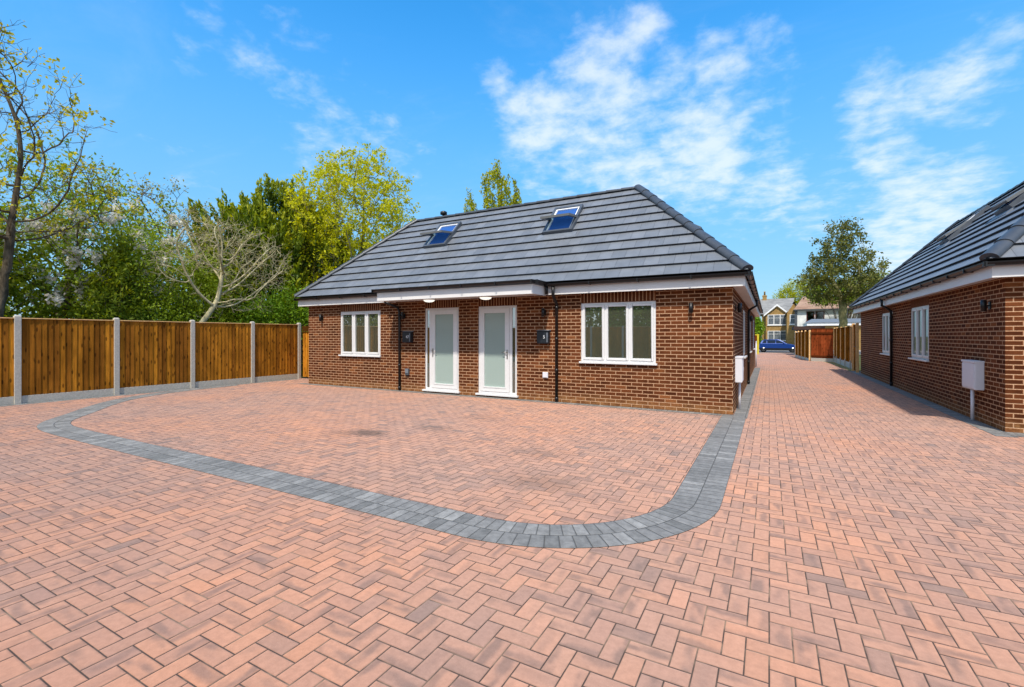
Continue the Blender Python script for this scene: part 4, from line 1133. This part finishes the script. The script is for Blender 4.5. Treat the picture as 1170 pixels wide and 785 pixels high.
def blobs(rng, ells, n, shell=.35):
    vol = np.array([e[3]*e[4]*e[5] for e in ells])**.8; pick = rng.choice(len(ells), n, p=vol/vol.sum()); out = []
    for i in pick:
        cx, cy, cz, rx, ry, rz = ells[i]; v = rng.normal(size=3); v /= np.linalg.norm(v); r = (shell+(1-shell)*rng.random())**.6
        out.append((cx+v[0]*rx*r, cy+v[1]*ry*r, cz+v[2]*rz*r))
    return np.array(out)

def tree(name, label, cat, base, ells, seed, trunk_h, base_r, leafm, n_attr=420, step=.28, di=2.2, dk=.45, tip=.009, bark=None, leaves=6, spread=.16,
         size=.09, lean=(0, 0), tip_only=.03, droop=0, group=None, lumps=1.0, extra=None, prob=1.0, flat=0.0, aspect=.55, wildtone=.25, tropism=.06, twigs=(1.0, .45), up=.35):
    rng = np.random.default_rng(seed); bx, by_, bz = base
    E = [(bx+e[0], by_+e[1], bz+e[2], e[3], e[4], e[5]) for e in ells]
    A = blobs(rng, E, n_attr)
    N, par = colonise(rng, A, base, step, di, dk, trunk_h, lean, tropism=tropism)
    N, par, ends = add_twigs(rng, N, par, twigs[0], twigs[1], base[2]+trunk_h*.85, up)
    t = thing(name, label, cat, base, group)
    mb = MB(); rad, ch = skeleton_mesh(mb, N, par, tip, base_r)
    mb.build('trunk', bark or M_bark, t)
    if leafm:
        ok = ends
        if prob < 1: ok = ok[rng.random(len(ok)) < prob]
        # clumps: number of leaves per twig varies
        cnt = rng.poisson(leaves*rng.gamma(2.0, .5, len(ok)))
        C = np.repeat(N[ok], cnt, axis=0); k = len(C); C = C+rng.normal(size=(k, 3))*spread
        clump = np.repeat(np.clip(.5+rng.normal(0, wildtone, len(ok)), 0, 1), cnt); tone = clump*.6+rng.random(k)*.4
        S = size*rng.uniform(.6, 1.35, k)
        leaf_mesh('crown', leafm, C, S, tone, rng, t, base, droop, aspect, flat)
        if extra:                                # blossom
            m2, lv, pr, sz = extra; ok2 = ok[rng.random(len(ok)) < pr]; C = np.repeat(N[ok2], lv, axis=0); k = len(C); C = C+rng.normal(size=(k, 3))*spread*.7
            leaf_mesh('blossom', m2, C, sz*rng.uniform(.6, 1.3, k), rng.random(k), rng, t, base, 0, .9)
    return t

def shrub(name, label, base, ells, seed, leafm, n, size, group=None, spray=0.0, cat='shrub', aspect=.5, clump=.28, per=30, droop=.2):
    # dense evergreen: leaf sprays packed through lumps, thick at the skin, over short woody stems
    rng = np.random.default_rng(seed); bx, by_, bz = base
    t = thing(name, label, cat, base, group)
    E = [(bx+e[0], by_+e[1], bz+e[2], e[3], e[4], e[5]) for e in ells]
    nc = max(8, n//per); K = blobs(rng, E, nc, .45)
    mb = MB()
    for c in K[rng.choice(len(K), min(len(K), 40), replace=False)]:
        mid = np.array([bx+(c[0]-bx)*.45, by_+(c[1]-by_)*.45, bz+(c[2]-bz)*.65]); mb.tube([(bx, by_, bz), mid, c], [.05, .03, .008], 5, cap=False)
    mb.build('trunk', M_bark, t)
    ctr = np.array([bx+np.mean([e[0] for e in ells]), by_+np.mean([e[1] for e in ells]), bz])
    out = K-ctr; out[:, 2] *= .35; out /= np.linalg.norm(out, axis=1, keepdims=True)+1e-6
    out[:, 2] += .55+.5*spray; out /= np.linalg.norm(out, axis=1, keepdims=True)
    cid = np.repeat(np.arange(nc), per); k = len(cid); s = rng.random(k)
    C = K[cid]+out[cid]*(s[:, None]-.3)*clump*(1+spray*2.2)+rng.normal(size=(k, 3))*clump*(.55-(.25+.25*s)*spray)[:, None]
    ctone = np.clip(.45+rng.normal(0, .2, nc), 0, 1); tone = ctone[cid]*(.6-.25*spray)+rng.random(k)*.2+s*(.15+.75*spray)-.38*spray  # tone rises along sprays: inner shade painted dark at base, yellower growth at tips
    leaf_mesh('crown', leafm, C, size*rng.uniform(.6, 1.35, k), tone, rng, t, base, 0 if spray else droop, aspect, 0.0, out[cid] if spray else None)
    return t

# --- left of the fence
tree('sparse_tree', 'tall sparse tree with twisting limbs and a few young leaves at the left edge', 'tree', (-16.4, 3.8, 0),
     [(-.3, -.3, 6.6, 2.3, 2.3, 2.4), (.5, .5, 6.2, 1.5, 1.6, 1.4), (-.8, -1, 8.6, 1.8, 2.0, 1.8), (1.0, 1.5, 5.3, .9, 1.5, .5), (.2, .6, 4.6, 1.6, 2.0, .9)], 11, 3.2, .09, L_spring, n_attr=620, step=.22,
     dk=.30, di=2.6, tip=.0042, leaves=8.0, spread=.075, size=.105, lean=(.1, .25), tip_only=.010, prob=.24, twigs=(1.3, .5), bark=M_bark)
tree('bare_tree', 'leafless pale lichen-covered tree leaning right above the fence', 'tree', (-15.75, 7.35, 0),
     [(.2, 1.7, 4.3, 1.1, 1.7, 1.1), (.1, .9, 4.5, 1.0, 1.2, 1.0), (.3, 2.7, 3.9, .8, 1.2, .9), (.0, .1, 3.7, .7, .8, .7), (.2, 2.0, 2.7, .6, 1.1, .5)], 21, 1.7, .085, L_olive, n_attr=900, step=.13, dk=.17, di=1.6, tip=.004, twigs=(1.6, .32), up=.05,
     bark=M_barkpale, leaves=.8, spread=.06, size=.06, lean=(0, .75), tip_only=.012, prob=.25, tropism=0)
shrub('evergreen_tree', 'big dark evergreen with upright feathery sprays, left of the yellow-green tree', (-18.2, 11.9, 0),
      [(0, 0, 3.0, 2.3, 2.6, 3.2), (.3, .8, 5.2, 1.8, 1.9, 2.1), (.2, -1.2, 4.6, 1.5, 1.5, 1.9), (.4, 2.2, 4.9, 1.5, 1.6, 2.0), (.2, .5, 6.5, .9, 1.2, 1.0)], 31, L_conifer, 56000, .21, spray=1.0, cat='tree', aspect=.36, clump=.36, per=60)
tree('yellow_tree', 'airy yellow-green tree with many upright branches beside the bungalow roof', 'tree', (-16.6, 15.2, 0),
     [(.0, .4, 7.0, 2.3, 3.2, 2.9), (.2, -1.6, 6.0, 1.7, 1.9, 2.4), (.2, 2.0, 6.0, 1.6, 2.4, 2.1), (.1, .6, 8.6, 1.5, 2.2, 1.5), (.1, .2, 4.2, 1.6, 2.5, 1.1)], 41, 1.9, .17, L_yellow, n_attr=1000, step=.24, dk=.32, di=2.6, tip=.004, leaves=7, spread=.085, size=.13, twigs=(1.6, .5), up=.6,
     tip_only=.016, prob=.85, bark=M_barkgreen, tropism=.2)
shrub('yellow_shrub', 'dense yellow-green foliage low at the left of the airy yellow-green tree', (-16.9, 12.9, 0), [(0, 0, 4.0, .9, 1.0, 2.4), (.2, .5, 5.6, .9, 1.0, 1.6)], 43, L_yellow, 5200, .12, clump=.28, per=16)
shrub('bright_shrub', 'bright green feathery shrub against the fence at the bungalow corner', (-15.8, 11.6, 0),
      [(0, 0, 1.5, 1.0, 1.7, 1.9), (.2, 1.4, 1.6, .9, 1.6, 1.8), (0, -1.2, 1.4, .8, 1.2, 1.6), (.3, 2.8, 1.7, .9, 1.6, 1.9)], 51, L_bright, 24000, .115, clump=.26, per=34, aspect=.4, droop=.6)
shrub('hedge_tree', 'mid-green thicket behind the pale leafless tree', (-17.4, 8.6, 0), [(0, 0, 2.2, 1.4, 1.7, 2.4), (.2, -1.2, 2.5, 1.2, 1.5, 2.2), (0, 1.3, 2.1, 1.2, 1.3, 2.2)], 61, L_mid, 36000, .085, clump=.3, per=30, cat='tree')
shrub('conifer', 'narrow deep green conifer below the white blossom', (-16.7, 6.35, 0), [(0, 0, 1.7, .7, .8, 1.7), (0, 0, 2.8, .5, .55, 1.3), (0, .1, 3.7, .28, .32, .8)], 71, L_conifer, 13000, .13, clump=.2, per=34, cat='tree', aspect=.35, droop=.8)
tree('blossom_tree', 'tree sprinkled with white blossom between the sparse tree and the conifer', 'tree', (-17.7, 6.0, 0),
     [(0, .2, 4.2, 1.5, 2.0, 1.5), (.2, 1.6, 4.5, 1.2, 1.5, 1.2), (0, -1.1, 3.7, 1.3, 1.4, 1.3), (.1, .4, 2.8, 1.4, 2.0, .8)], 81, 1.6, .12, L_mid, n_attr=420, step=.22, dk=.32, di=2, tip=.0045, leaves=7, spread=.12, size=.10, tip_only=.016, extra=(L_blossom, 60, .085, .10))
tree('leafy_tree', 'olive tree with thin twiggy top rising behind the blossom', 'tree', (-19.4, 8.2, 0),
     [(0, 0, 5.2, 1.7, 2.2, 1.9), (.2, 1.4, 5.0, 1.5, 1.9, 1.5), (0, -1.0, 6.0, 1.3, 1.4, 1.2)], 91, 2.2, .14, L_olive, n_attr=420, step=.24, dk=.36, di=2.2, tip=.0045, leaves=4.5, spread=.11, size=.10, prob=.8, twigs=(1.3, .5))
tree('leafy_tree', 'mid-green tree behind the sparse tree, topmost of the left-hand thicket', 'tree', (-19.8, 6.2, 0),
     [(0, 0, 5.6, 1.8, 2.0, 1.9), (.3, 1.0, 4.6, 1.6, 1.8, 1.5)], 95, 2.2, .14, L_mid, n_attr=360, step=.24, dk=.36, di=2.2, tip=.0045, leaves=6, spread=.12, size=.11, twigs=(1.3, .5))
shrub('dark_shrub', 'dark shrub low behind the sparse tree at the left edge', (-17.6, 3.2, 0), [(0, 0, 2.3, 1.2, 1.5, 1.9), (-.3, 1.2, 2.6, 1.1, 1.2, 1.9), (0, -1.6, 2.4, 1.1, 1.3, 2.0)], 101, L_conifer, 12000, .15, clump=.3, per=22)
shrub('dark_hedge', 'dark evergreen hedge filling the gap beneath the trees behind the fence', (-20.6, 9, 0), [(0, i*1.9, 1.9, 1.2, 1.5, 1.9+.5*math.sin(i*1.7)) for i in range(-3, 5)], 111, L_conifer, 26000, .2, clump=.4, per=26, cat='hedge')
# --- behind the bungalow
def birch(base, seed):
    rng = np.random.default_rng(seed); t = thing('birch_tree', 'weeping birch with hanging fronds rising behind the bungalow ridge', 'tree', base)
    E = [(base[0]+e[0], base[1]+e[1], base[2]+e[2], *e[3:]) for e in [(-.2, 0, 11.6, 1.0, 1.2, 2.9), (.9, 0, 11.3, .9, 1.0, 2.2), (-2.3, 0, 10.6, .6, .7, 2.4), (2.0, 0, 9.9, .7, .7, 1.1), (-.2, 0, 8.0, 1.8, 1.6, 1.5)]]
    A = blobs(rng, E, 420); N, par = colonise(rng, A, base, .33, 3, .42, 6.0)
    mb = MB(); rad, ch = skeleton_mesh(mb, N, par, .012, .2)
    ok = np.where((rad < .03) & (N[:, 2] > 6.5))[0]; C = []; tn = []
    for i in ok:
        for s in range(rng.integers(1, 4)):
            L = rng.uniform(.4, 1.5); p = N[i]+rng.normal(size=3)*.14; e = p+np.array([rng.normal()*.12, rng.normal()*.12, -L])
            mb.tube([p, (p+e)/2+rng.normal(size=3)*.04, e], [.006, .004, .003], 3, cap=False); k = int(L*30); f = rng.random(k)[:, None]; tt = rng.uniform(.2, .8)
            C.append(p+(e-p)*f+rng.normal(size=(k, 3))*.06); tn.append(np.full(k, tt)*.6+rng.random(k)*.4)
    mb.build('trunk', M_bark, t)
    C = np.concatenate(C); leaf_mesh('crown', L_birch, C, .19*rng.uniform(.6, 1.3, len(C)), np.concatenate(tn), rng, t, base, 1.2, .5)
birch((-17.3, 29.3, 0), 121)
# --- right background
tree('street_tree', 'tall olive-leaved tree with mossy trunk standing behind the tan fence', 'tree', (4.97, 43.8, gz(43.8)),
     [(0, 0, 6.2, 2.9, 2.9, 1.7), (-.2, 0, 7.7, 2.1, 2.1, 1.6), (0, 0, 9.2, 1.2, 1.2, 1.6), (-1.3, 0, 5.2, 1.9, 1.8, 1.2), (1.5, 0, 5.1, 1.9, 1.8, 1.2)], 131, 3.9, .27, L_street, n_attr=640, step=.32, dk=.45, di=2.6, tip=.006, leaves=8, spread=.15, size=.2, twigs=(1.4, .6),
     tip_only=.03, bark=M_barkgreen, prob=.95)
shrub('garden_tree', 'yellow-green tree low behind the trunk of the tall olive tree', (7.9, 70, gz(70)), [(-1.8, 0, 6.6, 1.9, 1.3, 1.2), (.4, 0, 6.9, 2.2, 1.3, 1.5), (2.8, 0, 7.3, 2.4, 1.3, 1.7)], 141, L_mid, 9000, .24, clump=.42, per=20, cat='tree')
shrub('garden_tree', 'bright round tree rising behind the roofs of the two far houses', (4.3, 99, gz(99)), [(0, 0, 9, 2.6, 2.4, 2.6), (1.8, 0, 10, 1.9, 1.9, 2.2), (-1.6, 0, 8.6, 1.9, 1.9, 1.7), (0, 0, 6, 2.2, 2.2, 2.5)], 151, L_birch, 9000, .27, clump=.5, per=18, cat='tree')
shrub('garden_shrub', 'green shrub beside the brick house, above the yellow post', (-2.3, 76, gz(76)), [(0, 0, 2.3, 1.5, 1.2, 2.6), (-1.5, 0, 2.6, 1.2, 1.2, 2.9)], 161, L_bright, 12000, .3, clump=.35, per=20)
# --- behind the back fence (mirrored in the windows)
for i, (x, s) in enumerate(((-9.5, 1.0), (-4.2, 1.1), (1.2, .95))):
    shrub('boundary_shrub', ['broad evergreen shrub mirrored in the window nearest the side fence', 'broad evergreen shrub mirrored at the middle of the front', 'broad evergreen shrub mirrored in the wide right-hand window'][i],
          (x, -8.2, 0), [(0, 0, 2.6*s, 3.0, 1.2, 2.6*s), (2.4, 0, 2.4*s, 2.2, 1.1, 2.4*s), (-1.0, .2, 4.2*s, 2.4, 1.0, 1.5), (2.0, .2, 4.0*s, 2.2, 1.0, 1.5)], 171+i, L_mid, 14000, .27, clump=.42, per=24, group='evergreen shrubs behind the back fence')
